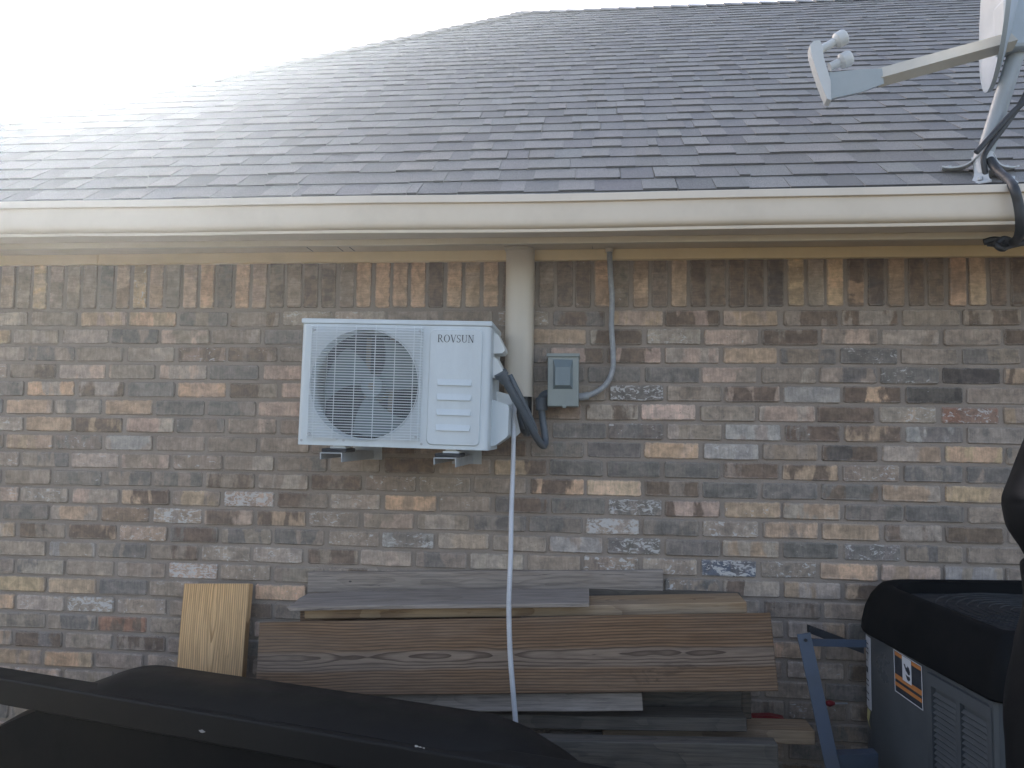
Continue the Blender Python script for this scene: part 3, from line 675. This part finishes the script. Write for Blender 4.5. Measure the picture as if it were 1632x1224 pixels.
# drain hose
hp_ = [at(x, y, Y) for x, y, Y in ((821, 640, -.16), (819.5, 660, -.17), (818.5, 700, -.2), (817, 760, -.25), (815, 820, -.31), (814, 880, -.36), (812, 930, -.40), (811, 970, -.425), (813, 1040, -.44), (818, 1105, -.45), (822.5, 1160, -.455), (826, 1215, -.46))]
tube_thing('drain_hose', 'white corrugated drain hose hanging from the unit down over the lumber', 'hose', hp_, .0088, M['hose'], 10, 34, lambda i: .0072 if i % 2 else .0083)

# ------------------------------------------------------------------ lumber
def slab(name, quad, thick, mat, label, group='lumber stacked against the wall', bev=.002, ends=0, seed=0):
    """quad: TL,TR,BR,BL of the visible face; thickness goes away from the viewer side"""
    a, b_, c, d = [Vector(p) for p in quad]; cen = (a+b_+c+d)/4; ax = ((b_-a)+(c-d)).normalized(); nrm = ax.cross(((a-d)+(b_-c)).normalized()).normalized(); az = nrm.cross(ax)
    if nrm.dot(CAM-cen) < 0: nrm = -nrm
    ay = az.cross(ax)
    Mx = Matrix((ax, ay, az)).transposed(); inv_ = Mx.transposed(); q = random.Random(seed)
    loc = [inv_ @ (p-cen) for p in (a, b_, c, d)]; sgn = -1 if (Mx @ Vector((0, 1, 0))).dot(nrm) > 0 else 1
    bm = bmesh.new(); nx, nz = 16, 3; grid = {}
    for k, yy in enumerate((0, thick*sgn)):
        for i in range(nx+1):
            for j in range(nz+1):
                u, v = i/nx, j/nz; p = (loc[3].lerp(loc[2], u)).lerp(loc[0].lerp(loc[1], u), v); p.y = p.y+yy
                if ends and (i == 0): p.x += q.uniform(-ends, ends*.3)
                p.y += .0015*math.sin(u*5+seed); p.z += .0008*math.sin(u*9+seed*2)
                grid[k, i, j] = bm.verts.new(p)
    for i in range(nx):
        for j in range(nz):
            bm.faces.new((grid[0, i, j], grid[0, i+1, j], grid[0, i+1, j+1], grid[0, i, j+1])); bm.faces.new((grid[1, i, j+1], grid[1, i+1, j+1], grid[1, i+1, j], grid[1, i, j]))
        for j in (0, nz):
            f = (grid[0, i, j], grid[1, i, j], grid[1, i+1, j], grid[0, i+1, j]); bm.faces.new(f if j == 0 else f[::-1])
    for j in range(nz):
        for i in (0, nx):
            f = (grid[0, i, j], grid[0, i, j+1], grid[1, i, j+1], grid[1, i, j]); bm.faces.new(f if i == 0 else f[::-1])
    bmesh.ops.recalc_face_normals(bm, faces=bm.faces)
    es = [e for e in bm.edges if e.calc_face_angle(0) > 1.0]
    bmesh.ops.bevel(bm, geom=es, offset=min(bev, thick*.3), segments=1, affect='EDGES')
    me = bpy.data.meshes.new(name); bm.to_mesh(me); bm.free(); me.materials.append(mat)
    ob = bpy.data.objects.new(name, me); col.objects.link(ob); mw = Mx.to_4x4(); mw.translation = cen; ob.matrix_world = mw
    return tag(ob, label, 'board', group)
def topslab(name, L, Rr, Yf, Yb, thick, mat, label, bev=.002, ends=0, seed=0, dzb=0):
    """board lying flat: L,Rr = front top edge ends in the photograph at depth Yf; thick downwards"""
    a, b_ = at(*L, Yf), at(*Rr, Yf); return slab(name, [a+Vector((0, Yb-Yf, dzb)), b_+Vector((0, Yb-Yf, dzb)), b_, a], thick, mat, label, bev=bev, ends=ends, seed=seed)
slab('board', [at(268, 1240, -.20), at(293, 930, -.06), at(397, 930, -.06), at(374, 1240, -.20)], .036, M['w_new'], 'short yellow pine board standing upright, leaning on the brick', seed=1)
slab('board', [at(490, 912, -.028), at(1057, 909, -.028), at(1057, 946, -.028), at(490, 944, -.028)], .02, M['w_grey'], 'weathered thin board set on edge flat against the brick, topmost of the lumber', seed=2)
topslab('board', (465, 967.5), (939, 960), -.30, -.13, .014, M['w_grey'], 'short grey weathered board with a splintered left end, lying on the lumber', ends=.03, seed=3, dzb=.012)
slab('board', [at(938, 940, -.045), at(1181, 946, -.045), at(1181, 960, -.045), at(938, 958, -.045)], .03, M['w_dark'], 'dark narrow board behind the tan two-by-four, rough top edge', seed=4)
topslab('board', (485, 970.5), (1190, 960), -.245, -.10, .034, M['w_tan'], 'long tan pine board with a clean orange-brown edge, above the wide plank', seed=5)
slab('board', [at(478, 968, -.18), at(830, 965, -.18), at(830, 1100, -.20), at(478, 1105, -.20)], .03, M['w_brown'], 'brown board seen only through the dark gap above the wide plank', seed=6)
slab('board', [at(413, 992, -.33), at(1228, 976, -.33), at(1241, 1101, -.40), at(406, 1109, -.40)], .030, M['w_brown'], 'wide reddish brown plank with arched grain, broad face outward', seed=7)
slab('board', [at(480, 1108, -.355), at(1023, 1104, -.355), at(1025, 1133, -.365), at(480, 1136, -.365)], .036, M['w_grey'], 'grey furrowed board on edge directly below the wide brown plank', seed=8)
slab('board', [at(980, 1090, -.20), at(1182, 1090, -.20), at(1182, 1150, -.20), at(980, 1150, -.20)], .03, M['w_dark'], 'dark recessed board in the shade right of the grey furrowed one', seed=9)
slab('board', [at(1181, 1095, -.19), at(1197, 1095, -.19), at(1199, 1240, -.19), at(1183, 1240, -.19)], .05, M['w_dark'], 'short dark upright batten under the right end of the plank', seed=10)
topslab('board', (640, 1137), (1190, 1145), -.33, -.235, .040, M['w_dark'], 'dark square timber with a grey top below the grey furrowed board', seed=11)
topslab('board', (700, 1175), (1240, 1188), -.43, -.375, .115, M['w_dark'], 'blue-grey thick timber with pale top edge, lowest in front', seed=12)
topslab('board', (960, 1158), (1299, 1166), -.28, -.18, .042, M['w_tan'], 'tan timber sticking out furthest right beneath the stack', seed=13)
slab('board', [at(-60, 1166, -.25), at(16, 1160, -.25), at(2, 1235, -.30), at(-60, 1240, -.30)], .035, M['w_tan'], 'brown board end showing under the black rail at far left', 'loose boards by the wall', seed=14)
# concealed bearers that carry the pile
for x, sd_n in ((1.45, 'left'), (2.45, 'right')):
    o = slab('board', [(x, -.46, .735), (x+.09, -.46, .735), (x+.09, -.46, -.01), (x, -.46, -.01)], .40, M['w_dark'], 'rough dark block standing on the ground under the '+sd_n+' half of the lumber pile', 'blocks under the lumber', seed=20)

# red tool, red strip
t0, t1, t2 = at(1317, 1121, -.26), at(1329, 1121, -.25), at(1350, 1121, -.2)
tool = thing('screwdriver', t0, 'red-handled screwdriver sticking out beside the blue-grey frame', 'tool')
MB().tube([t0, t0.lerp(t1, .4), t1], .009, 10, lambda i: (.006, .0105, .006)[i]).build('handle', M['red'], tool); MB().cyl(t1, t2, .0025, 8).build('shaft', M['steel'], tool)
a, b_ = at(1199, 1147, -.17), at(1250, 1148, -.17); d2 = Vector((0, 0, .013))
tag(MB().prism([a, b_, b_+d2*.4, a.lerp(b_, .6)+d2, a+d2*.8], (0, .03, 0)).build('red_strap', M['red']), 'folded red strap lying on the boards right of the batten', 'strap')

# ------------------------------------------------------------------ blue-grey steel frame
fr = thing('steel_frame', at(1300, 1224, -.34), 'blue-grey flat steel frame leaning beside the charcoal condenser', 'frame')
def bar(p, q_, wv, tv, name, mat, par):      # flat bar p->q, wv: half width vector, tv: thickness vector
    p, q_, wv, tv = map(Vector, (p, q_, wv, tv)); b = MB(); b.prism([p-wv, p+wv, p+wv+tv, p-wv+tv], q_-p); return b.build(name, mat, par)
P_, Q_ = at(1281, 1010, -.33), at(1332, 1245, -.42); Q2 = P_+(Q_-P_)*2.2
bar(P_, Q2, ((.0195, 0, .004)), (0, .005, 0), 'leg', M['frame'], fr)
bar(at(1285, 1024, -.322), at(1381, 1026, -.322), (0, 0, .011), (0, .005, 0), 'rail', M['frame'], fr)
bar(at(1289, 1003, -.13), at(1377, 1036, -.20), (0, 0, .012), (0, .02, 0), 'brace', M['rubber'], fr)
bar(at(1336, 1216, -.40), at(1400, 1214, -.40), (0, 0, .022), (0, .04, 0), 'foot_plate', M['frame'], fr)
h0 = at(1284, 1020, -.336); MB().cyl(h0, h0+Vector((0, -.003, 0)), .005, 10).build('bolt', M['rubber'], fr)

# ------------------------------------------------------------------ ground-standing condenser
zc = 1.10; k0, k1 = atz(1393, 1012, zc), atz(1590, 1118, zc); fd = (k1-k0); fd.z = 0; FL = fd.length; fd.normalize(); on = Vector((fd.y, -fd.x, 0))
if on.x > 0: on = -on
inn = -on
def cw(u, v, z): return Vector((k0.x, k0.y, 0))+fd*u+inn*v+Vector((0, 0, z))   # u along the visible face, v into the cabinet
con = thing('condenser', cw(FL/2, .35, 0), 'charcoal ground-standing condenser with black rounded top and orange warning sticker', 'condenser')
rc = .17; Dp = .76; U0, U1 = -.184, FL
def plan(e=0., r=rc, n=8):
    pts = []
    for cu_, cv_, a0 in ((U0+r, r, 180), (U1-.02, .02, 270), (U1-.02, Dp-.02, 0), (U0+r, Dp-r, 90)):
        rr2 = (r if cu_ < .2 else .02)+e
        for k in range(n+1): a = R(a0+90*k/n); pts.append((cu_+rr2*math.cos(a), cv_+rr2*math.sin(a)))
    return pts
b = MB(); pp = plan(); n = len(pp)
b.add([cw(u, v, z) for z in (.06, zc) for u, v in pp], [(i, (i+1) % n, n+(i+1) % n, n+i) for i in range(n)], True)
b.add([cw(u, v, .06) for u, v in pp], [tuple(range(n))]); cab = b.build('cabinet', M['cabinet'], con)
try: cab.data.set_sharp_from_angle(angle=R(30))
except Exception: pass
zt = zc+.150
def inset(e, z):                          # plan outline grown (e>0) or shrunk (e<0)
    if e >= 0: return [cw(u, v, z) for u, v in plan(e)]
    return [cw(U0-e+(u-U0)*(1+2*e/(U1-U0)), -e+v*(1+2*e/Dp), z) for u, v in pp]
rings = [(.010, zc-.002), (.015, zc+.004), (.013, zc+.030), (.004, zc+.070), (-.012, zc+.110), (-.030, zt-.012), (-.038, zt-.003), (-.060, zt), (-.073, zt-.006), (-.077, zt-.045)]
b = MB(); vs = [p for e, z in rings for p in inset(e, z)]
b.add(vs, [(i*n+k, i*n+(k+1) % n, (i+1)*n+(k+1) % n, (i+1)*n+k) for i in range(len(rings)-1) for k in range(n)], True)
b.add(inset(.012, zc-.002), [tuple(range(n))])
b.build('top_cover', M['cabinet_top'], con)
ccx, ccy = (U0+U1)/2, Dp/2; b = MB()
b.add(inset(-.076, zt-.042), [tuple(range(n))])
for k in range(9):
    r_ = .04+k*.028; b.tube([cw(ccx+r_*math.cos(R(a)), ccy+r_*math.sin(R(a)), zt-.030) for a in range(0, 361, 15)], .0025, 5, caps=False)
b.build('discharge_grille', M['rubber'], con)
# louvred panels on the visible face
u_a = None
def face_uv(px, py):                       # photograph point on the visible face
    d = ray(px, py); t = (cw(0, 0, 0)-CAM).dot(on)/d.dot(on); q_ = CAM+d*t; return (q_-cw(0, 0, 0)).dot(fd), q_.z
ul0, _ = face_uv(1484, 1120); ul1, _ = face_uv(1587, 1170)
z1 = zc-.018; z0 = .12
def fbox(b, u0, u1, z0_, z1_, v0, v1):
    return b.prism([cw(u0, v0, z0_), cw(u1, v0, z0_), cw(u1, v0, z1_), cw(u0, v0, z1_)], inn*(v1-v0))
b = MB(); fbox(b, ul0, ul0+.022, z0, z1, -.012, .001); fbox(b, ul1-.014, ul1, z0, z1, -.012, .001); fbox(b, ul0+.022, ul1-.014, z1-.03, z1, -.012, .001); fbox(b, ul0+.022, ul1-.014, z0, z0+.03, -.012, .001)
mid = (ul0+ul1)/2+.005; fbox(b, mid-.009, mid+.009, z0+.03, z1-.03, -.011, .001); lp = b.build('louvre_panel', M['louvre'], con)
zz = z1-.045; me_l = {}
while zz > z0+.03:
    for a_, c_ in ((ul0+.024, mid-.010), (mid+.010, ul1-.016)):
        q_ = MB(); q_.add([cw(a_, -.001, zz), cw(c_, -.001, zz), cw(c_, -.009, zz-.0085), cw(a_, -.009, zz-.0085), cw(c_, -.006, zz-.0112), cw(a_, -.006, zz-.0112)], [(0, 1, 2, 3), (3, 2, 4, 5)])
        q_.build('slat', M['louvre'], lp, orient=False)
    zz -= .0152
b = MB(); fbox(b, U1-.024, U1-.006, .06, zc-.004, -.007, .012); b.build('corner_strip', M['louvre'], con)
# stickers
def sticker(name, corners, mat, par, lift=.0012):
    b = MB(); P = [face_uv(*c) for c in corners]; b.prism([cw(u, -lift, z) for u, z in P], on*.0004); return b.build(name, mat, par)
st = sticker('warning_sticker', ((1425, 1034), (1470, 1062), (1472.5, 1133), (1427.5, 1101)), M['dark_print'], con)
def sub(s0, t0_, s1, t1_, mat, name, lift):
    A0, B0, C0, D0 = [Vector((c[0], c[1], 0)) for c in ((1425, 1034), (1470, 1062), (1472.5, 1133), (1427.5, 1101))]
    f = lambda s, t: (A0.lerp(B0, s)).lerp(D0.lerp(C0, s), t); sticker(name, [(f(s, t).x, f(s, t).y) for s, t in ((s0, t0_), (s1, t0_), (s1, t1_), (s0, t1_))], mat, st, lift)
sub(0, 0, 1, .02, M['label'], 'border', .0018); sub(0, .98, 1, 1, M['label'], 'border', .0018); sub(0, .02, .02, .98, M['label'], 'border', .0018); sub(.98, .02, 1, .98, M['label'], 'border', .0018)
sub(.04, .03, .29, .12, M['orange'], 'orange_band', .002); sub(.63, .03, .97, .12, M['orange'], 'orange_band', .002); sub(.02, .56, .98, .68, M['orange'], 'orange_band', .002); sub(.02, .75, .98, .84, M['orange'], 'orange_band', .002)
sub(.30, .03, .62, .60, M['label'], 'pictogram_panel', .0022)
def blob(pts, name, lift):
    A0, B0, C0, D0 = [Vector((c[0], c[1], 0)) for c in ((1425, 1034), (1470, 1062), (1472.5, 1133), (1427.5, 1101))]
    sticker(name, [((A0.lerp(B0, x_)).lerp(D0.lerp(C0, x_), y_)).to_tuple()[:2] for x_, y_ in pts], M['dark_print'], st, lift)
blob([(.36, .20), (.40, .19), (.44, .27), (.47, .24), (.50, .31), (.47, .36), (.43, .34)], 'pictogram', .0027)
blob([(.48, .20), (.54, .22), (.58, .30), (.57, .38), (.52, .40), (.47, .36), (.50, .30)], 'pictogram', .0029)
blob([(.42, .42), (.48, .44), (.56, .43), (.58, .48), (.53, .54), (.47, .53)], 'pictogram', .0027)
# long white data label round the rounded corner, and torn yellow tag
def corner_pt(a, z, e=.0015): return cw(U0+rc+(rc+e)*math.cos(R(a)), rc+(rc+e)*math.sin(R(a)), z)
b = MB(); az_ = list(range(247, 269, 3)); vs = []
for z in (.86, 1.085): vs += [corner_pt(a, z) for a in az_]
b.add(vs, [(i, i+1, len(az_)+i+1, len(az_)+i) for i in range(len(az_)-1)]); dl = b.build('data_label', M['label'], con)
for z, hgt, a0, a1 in ((1.06, .004, 250, 264), (1.045, .004, 250, 262), (1.03, .004, 250, 264), (1.005, .004, 250, 258), (.97, .018, 252, 260), (.945, .004, 250, 264), (.93, .004, 250, 265), (.905, .004, 250, 262), (.885, .004, 250, 264)):
    b = MB(); vs = [corner_pt(a, zz_, .0026) for zz_ in (z, z+hgt) for a in range(a0, a1+1, 4)]; k_ = len(range(a0, a1+1, 4))
    b.add(vs, [(i, i+1, k_+i+1, k_+i) for i in range(k_-1)]); b.build('print_line', M['dark_print'], dl)
b = MB(); b.add([corner_pt(256, .858, .003), corner_pt(266, .858, .003), corner_pt(264, .825, .006), corner_pt(267, .80, .004), corner_pt(259, .83, .007)], [(0, 1, 2, 3, 4)]); b.build('tag', M['yellow'], con)
b = MB(); b.prism([cw(u, v, -.01) for u, v in plan(.02)], (0, 0, .07)); b.build('pad', M['mortar'], con)

# ------------------------------------------------------------------ black trailer corner in the foreground
TA = Vector((.578, -.682, 1.0)); tdir = Vector((.96779, -.25175, 0)); tn = Vector((.25175, .96779, 0))
def tw(u, v, z): return TA+tdir*u+tn*v+Vector((0, 0, z-1.0))   # u along the rail, v towards the wall
tr = thing('trailer', tw(.9, -.4, 0), 'black steel trailer corner with square rail and arched fender, paint chipped', 'trailer')
def tbox(u0, u1, v0, v1, z0_, z1_, name, mat, r=.006, par=None):
    b = MB(); b.M = Matrix(((tdir.x, tn.x, 0, TA.x), (tdir.y, tn.y, 0, TA.y), (0, 0, 1, 0), (0, 0, 0, 1))); b.bbox((u0, v0, z0_), (u1, v1, z1_), r, 3); return b.build(name, mat, par or tr)
tbox(-1.6, 2.6, .0, .078, .926, 1.0, 'rail', M['black_paint'])
arch = [(-.36, .56), (-.30, .665), (-.205, .752), (-.105, .825), (.0, .885), (.125, .940), (.195, .972), (.266, .998), (.33, .1+.914), (.40, 1.0195), (.52, 1.020), (.985, 1.021), (1.35, 1.0205), (1.42, 1.018), (1.497, 1.006), (1.58, .974), (1.64, .944), (1.72, .89), (1.86, .79), (1.96, .70), (2.03, .60), (2.07, .5)]
sp = spline([(u, 0, z) for u, z in arch], 4); b = MB(); nA = len(sp)
vs = []
for v, dz in ((.02, -.02), (.05, -.010), (.079, -.004), (.13, -.001), (.219, 0), (.225, -.004), (.225, -.03)): vs += [tw(p.x, v, p.z+dz) for p in sp]
b.add(vs, [(j*nA+i, j*nA+i+1, (j+1)*nA+i+1, (j+1)*nA+i) for j in range(6) for i in range(nA-1)], True)
fen = b.build('fender', M['black_paint'], tr)
b = MB(); vs = [tw(p.x, .02, p.z-.02) for p in sp]+[tw(p.x, .02, .45) for p in sp]; b.add(vs, [(i, i+1, nA+i+1, nA+i) for i in range(nA-1)]); b.build('skirt', M['black_shade'], tr)
for u in (.30, 1.25):
    c0_, c1v = tw(u, .04, .36), tw(u, .20, .36); ty = MB(); ty.tube([c0_, c0_+tn*.02, c1v-tn*.02, c1v], .36, 40, lambda i: (.31, .36, .36, .31)[i]); t_ = ty.build('wheel', M['tyre'], tr)
    MB().cyl(c1v+tn*.001, c1v+tn*.012, .19, 24).build('rim', M['steel'], t_)
tbox(.5, 2.6, -1.1, -.002, .62, .68, 'deck', M['black_paint'])
for u in (-1.5, 2.2): tbox(u, u+.06, .004, .074, .62, .928, 'post', M['black_paint'], .004)
for px, py, w_, h_ in ((322, 1165, .012, .004), (664, 1189, .006, .003), (670, 1190.5, .005, .002), (676, 1192, .004, .002)):
    d = ray(px, py); t = (TA-CAM).dot(tn)/d.dot(tn); q_ = CAM+d*t; u = (q_-TA).dot(tdir); rq = random.Random(px)
    b = MB(); b.add([tw(u+w_*math.cos(R(a))*rq.uniform(.6, 1.1), -.0012, q_.z+h_*math.sin(R(a))*rq.uniform(.6, 1.1)) for a in range(0, 360, 40)], [tuple(range(9))]); b.build('paint_chip', M['chip'], tr)

# ------------------------------------------------------------------ black covered thing at the right edge
bx = thing('wrapped_post', Vector((at(1692, 900, -1.15).x, -1.15, 0)), 'tall slim thing at the right edge wrapped in creased black vinyl', 'cover')
def drape(name, outline, Yc, pxc):
    """outline: left silhouette (px, py); closed body of creased cloth round an upright axis at pxc"""
    b = MB(); rows = []; N_ = 28; O = spline([(x, y, 0) for x, y in outline], 3)
    for i, o_ in enumerate(O):
        p = at(o_.x, o_.y, Yc); vd = p-CAM; vd.z = 0; vd.normalize(); pr = Vector((vd.y, -vd.x, 0)); deep = max(.012, (pxc-o_.x)*.00143); c = p+pr*deep; row = []
        for k in range(N_+1):
            a = 2*math.pi*(k % N_)/N_; v = -pr*math.cos(a)+vd*math.sin(a)
            fold = .5+.5*math.sin(a*7+i*.16+2.2*mnoise.noise(Vector((math.cos(a)*1.3, math.sin(a)*1.3, i*.13))))
            wob = 1-(.05+.13*fold+.08*abs(mnoise.noise(Vector((math.cos(a)*2, math.sin(a)*2, i*.35)))))*(1-max(0, math.cos(a))**8)
            row.append(c+v*deep*wob)
        rows.append(row)
    vs = [p for r_ in rows for p in r_]; n1 = N_+1
    b.add(vs, [(i*n1+k, i*n1+k+1, (i+1)*n1+k+1, (i+1)*n1+k) for i in range(len(rows)-1) for k in range(N_)], True)
    b.add(vs, [tuple(range(N_)), tuple((len(rows)-1)*n1+k for k in range(N_))])
    return b.build(name, M['tarp'], bx)
drape('hood_cover', [(1684, 560), (1668, 600), (1650, 650), (1631, 700), (1619, 730), (1607, 762), (1598, 784), (1595.5, 797), (1597, 812), (1603, 838), (1614, 856), (1624, 870), (1632, 884), (1640, 894)], -1.15, 1692)
drape('skirt_cover', [(1640, 884), (1627, 893), (1625, 902), (1628, 925), (1630, 945), (1627, 975), (1617, 1010), (1612, 1040), (1605, 1070), (1600, 1100), (1598, 1140), (1601, 1180), (1603, 1224), (1605, 1290), (1608, 1500), (1606, 1860)], -1.15, 1700)

# ------------------------------------------------------------------ satellite dish on the roof edge
dish = thing('satellite_dish', at(1568, 275, -.22), 'grey satellite dish with cream arm and two feed heads on the roof edge', 'satellite dish')
YD = -.20
m0, m1 = at(1567, 254, YD), at(1640, 20, YD)
MB().tube([m0, m0.lerp(m1, .4), m1], .0255, 18).build('mast', M['mast'], dish)
def beam(pts, w_, h_, name, mat, par, roll=0.):
    b = MB(); P = [Vector(p) for p in pts]; ring = []
    for i, p in enumerate(P):
        t = (P[min(i+1, len(P)-1)]-P[max(0, i-1)]).normalized(); side = Vector((0, 0, 1)).cross(t).normalized(); side.rotate(Matrix.Rotation(R(roll), 3, t)); up = t.cross(side)
        hw, hh = (w_[i] if isinstance(w_, (list, tuple)) else w_), (h_[i] if isinstance(h_, (list, tuple)) else h_)
        ring.append([p+side*hw+up*hh, p-side*hw+up*hh, p-side*hw-up*hh, p+side*hw-up*hh])
    vs = [q for r_ in ring for q in r_]; n_ = len(P)
    b.add(vs, [(i*4+k, i*4+(k+1) % 4, (i+1)*4+(k+1) % 4, (i+1)*4+k) for i in range(n_-1) for k in range(4)]+[(0, 1, 2, 3), ((n_-1)*4, (n_-1)*4+1, (n_-1)*4+2, (n_-1)*4+3)]); return b.build(name, mat, par)
ARM_ROLL = -28.
arm0, arm1 = at(1398, 125, YD-.10), at(1612, 66, YD-.05)
beam([arm0, arm1], .020, .021, 'arm', M['arm'], dish, ARM_ROLL)
h0_, h1_, h2_ = at(1402, 124, YD-.10), at(1368, 131, YD-.10), at(1319, 139, YD-.10)
hold = beam([h0_, h1_, h2_], (.025, .026, .026), (.023, .034, .040), 'feed_holder', M['dish'], dish, ARM_ROLL*.5)
b = MB(); fl = [(1291, 71), (1297, 65), (1307, 64), (1311, 74), (1313, 92), (1319, 112), (1324, 128), (1325, 160), (1318, 157), (1308, 132), (1299, 106), (1293, 86)]
b.prism([at(x, y, YD-.15) for x, y in fl], (.006, .05, 0)); b.build('flange', M['dish_white'], dish)
for (ax_, ay_), (hx_, hy_) in (((1306, 80), (1338, 63)), ((1322, 107), (1346, 96))):
    a, c = at(ax_, ay_, YD-.10), at(hx_, hy_, YD-.10); d_ = (c-a).normalized()
    f_ = MB().tube([a, c], .0135, 14).build('feed_horn', M['dish_white'], dish)
    MB().tube([c-d_*.018, c-d_*.010, c+d_*.012, c+d_*.020], .024, 18, lambda i: (.016, .0245, .026, .022)[i]).build('feed_cap', M['dish_white'], f_)
# reflector: shallow bowl facing left, nearly edge on
rc_ = at(1584, -25, YD+.02); axis = Vector((-.93, .30, .05)).normalized(); e1_ = axis.orthogonal().normalized(); e1_ = Vector((0, 0, 1))-axis*axis.z; e1_.normalize(); e2_ = axis.cross(e1_)
b = MB(); rows = []
for s_, o_ in ((0, -.055), (.35, -.048), (.7, -.027), (.93, -.006), (1.0, 0), (1.03, .001), (1.03, -.012), (.7, -.040), (.35, -.062), (0, -.069)):
    rows.append([rc_+axis*o_+(e1_*math.cos(R(a))*.335+e2_*math.sin(R(a))*.29)*max(s_, .001) for a in range(0, 360, 10)])
vs = [p for r_ in rows for p in r_]; b.add(vs, [(i*36+k, i*36+(k+1) % 36, (i+1)*36+(k+1) % 36, (i+1)*36+k) for i in range(len(rows)-1) for k in range(36)], True)
ref = b.build('reflector', M['dish'], dish)
try: ref.data.set_sharp_from_angle(angle=R(40))
except Exception: pass
bk = at(1616, 60, YD-.02); MB().bbox((bk.x-.045, bk.y-.04, bk.z-.05), (bk.x+.05, bk.y+.04, bk.z+.12), .012, 2).build('mount_bracket', M['dish'], dish)
# stamped foot
ft = m0; rp = lambda x, y: Vector((x, y, rz(y)+.010))
foot = MB().tube([rp(ft.x, ft.y-.02), ft+Vector((0, 0, -.0)), ft+Vector((.004, 0, .02))], .03, 16, lambda i: (.034, .032, .028)[i]).build('foot', M['dish_white'], dish)
for dx_, dy_ in ((-.090, .035), (-.040, -.060), (.055, -.060), (.085, .03)):
    e_ = rp(ft.x+dx_, ft.y+dy_); s_ = ft+Vector((dx_*.12, dy_*.12, .012)); mid_ = s_.lerp(e_, .45)-Vector((0, 0, .010)); b = MB(); pts = spline([s_, mid_, e_+Vector((0, 0, .004)), e_+Vector((dx_*.22, dy_*.22, dy_*.22*S+.003))], 5)
    sd_ = Vector((-dy_, dx_, 0)).normalized(); ws = [.032-.012*math.sin(math.pi*min(1, i/12)) for i in range(len(pts))]; vs = []
    for p, w_ in zip(pts, ws): vs += [p+sd_*w_, p-sd_*w_, p-sd_*w_-Vector((0, 0, .005)), p+sd_*w_-Vector((0, 0, .005))]
    k_ = len(pts); b.add(vs, [(i*4+j, i*4+(j+1) % 4, (i+1)*4+(j+1) % 4, (i+1)*4+j) for i in range(k_-1) for j in range(4)]+[(0, 1, 2, 3), ((k_-1)*4, (k_-1)*4+1, (k_-1)*4+2, (k_-1)*4+3)], False)
    b.build('leg', M['dish_white'], dish); MB().cyl(e_+Vector((0, 0, .004)), e_+Vector((0, 0, .014)), .008, 8).build('bolt', M['steel'], dish)
# cables
def roofpt(x, y, h=.02):
    d = ray(x, y); t = (EZ+h+S*(CAM.y-EY)-CAM.z)/(d.z-S*d.y); return CAM+d*t
tube_thing('coax_cable', 'black coax cable strapped to the dish mast, dropping past the foot', 'cable', [at(x, y, YD-.045) for x, y in ((1660, 100), (1640, 140), (1622, 172), (1600, 203), (1578, 232), (1568, 250), (1569, 268), (1574, 288))], .0085, M['cable'])
tube_thing('coax_cable', 'black coax cable looping left of the mast foot, upper of the pair', 'cable', [at(x, y, YD-.05) for x, y in ((1664, 122), (1640, 155), (1615, 178), (1590, 205), (1566, 232), (1556, 243))], .009, M['cable'])
tube_thing('coax_cable', 'thick black cable running over the gutter and down under the eave', 'cable',
           [at(1578, 255, -.24), at(1590, 272, -.28), at(1604, 284, -.36), at(1616, 300, -.45), at(1623, 325, -.455), at(1626, 350, -.45), at(1625, 372, -.42), at(1618, 384, -.36), at(1600, 388, -.30), at(1575, 386, -.27)], .0135, M['cable'])
kn = spline([at(1640, 385, -.32), at(1622, 388, -.33), at(1606, 392, -.33), at(1597, 396, -.34), at(1588, 389, -.33), at(1600, 381, -.33), at(1612, 386, -.34), at(1585, 382, -.31), at(1568, 386, -.30)], 6)
tag(MB().tube(kn, .0105, 8).build('cable_bundle', M['cable']), 'tangled black cable bundle tucked under the eave at far right', 'cable')

# ------------------------------------------------------------------ added volume that imitates lens glare
g = G('glare_haze_air'); g.t.nodes.remove(g.bsdf)
pv = g.n('VolumePrincipled', {'Color': (.66, .85, 1.0, 1), 'Density': GLARE_D, 'Anisotropy': GLARE_G}); g.t.links.new(pv.outputs[0], g.t.nodes['Material Output'].inputs['Volume'])
hz = MB().box((-170, -170, -1.2), (170, 170, 7.5)).build('glare_haze', g.mat); tag(hz, kind='stuff')  # added; its sunlit glow stands in for flare inside the lens
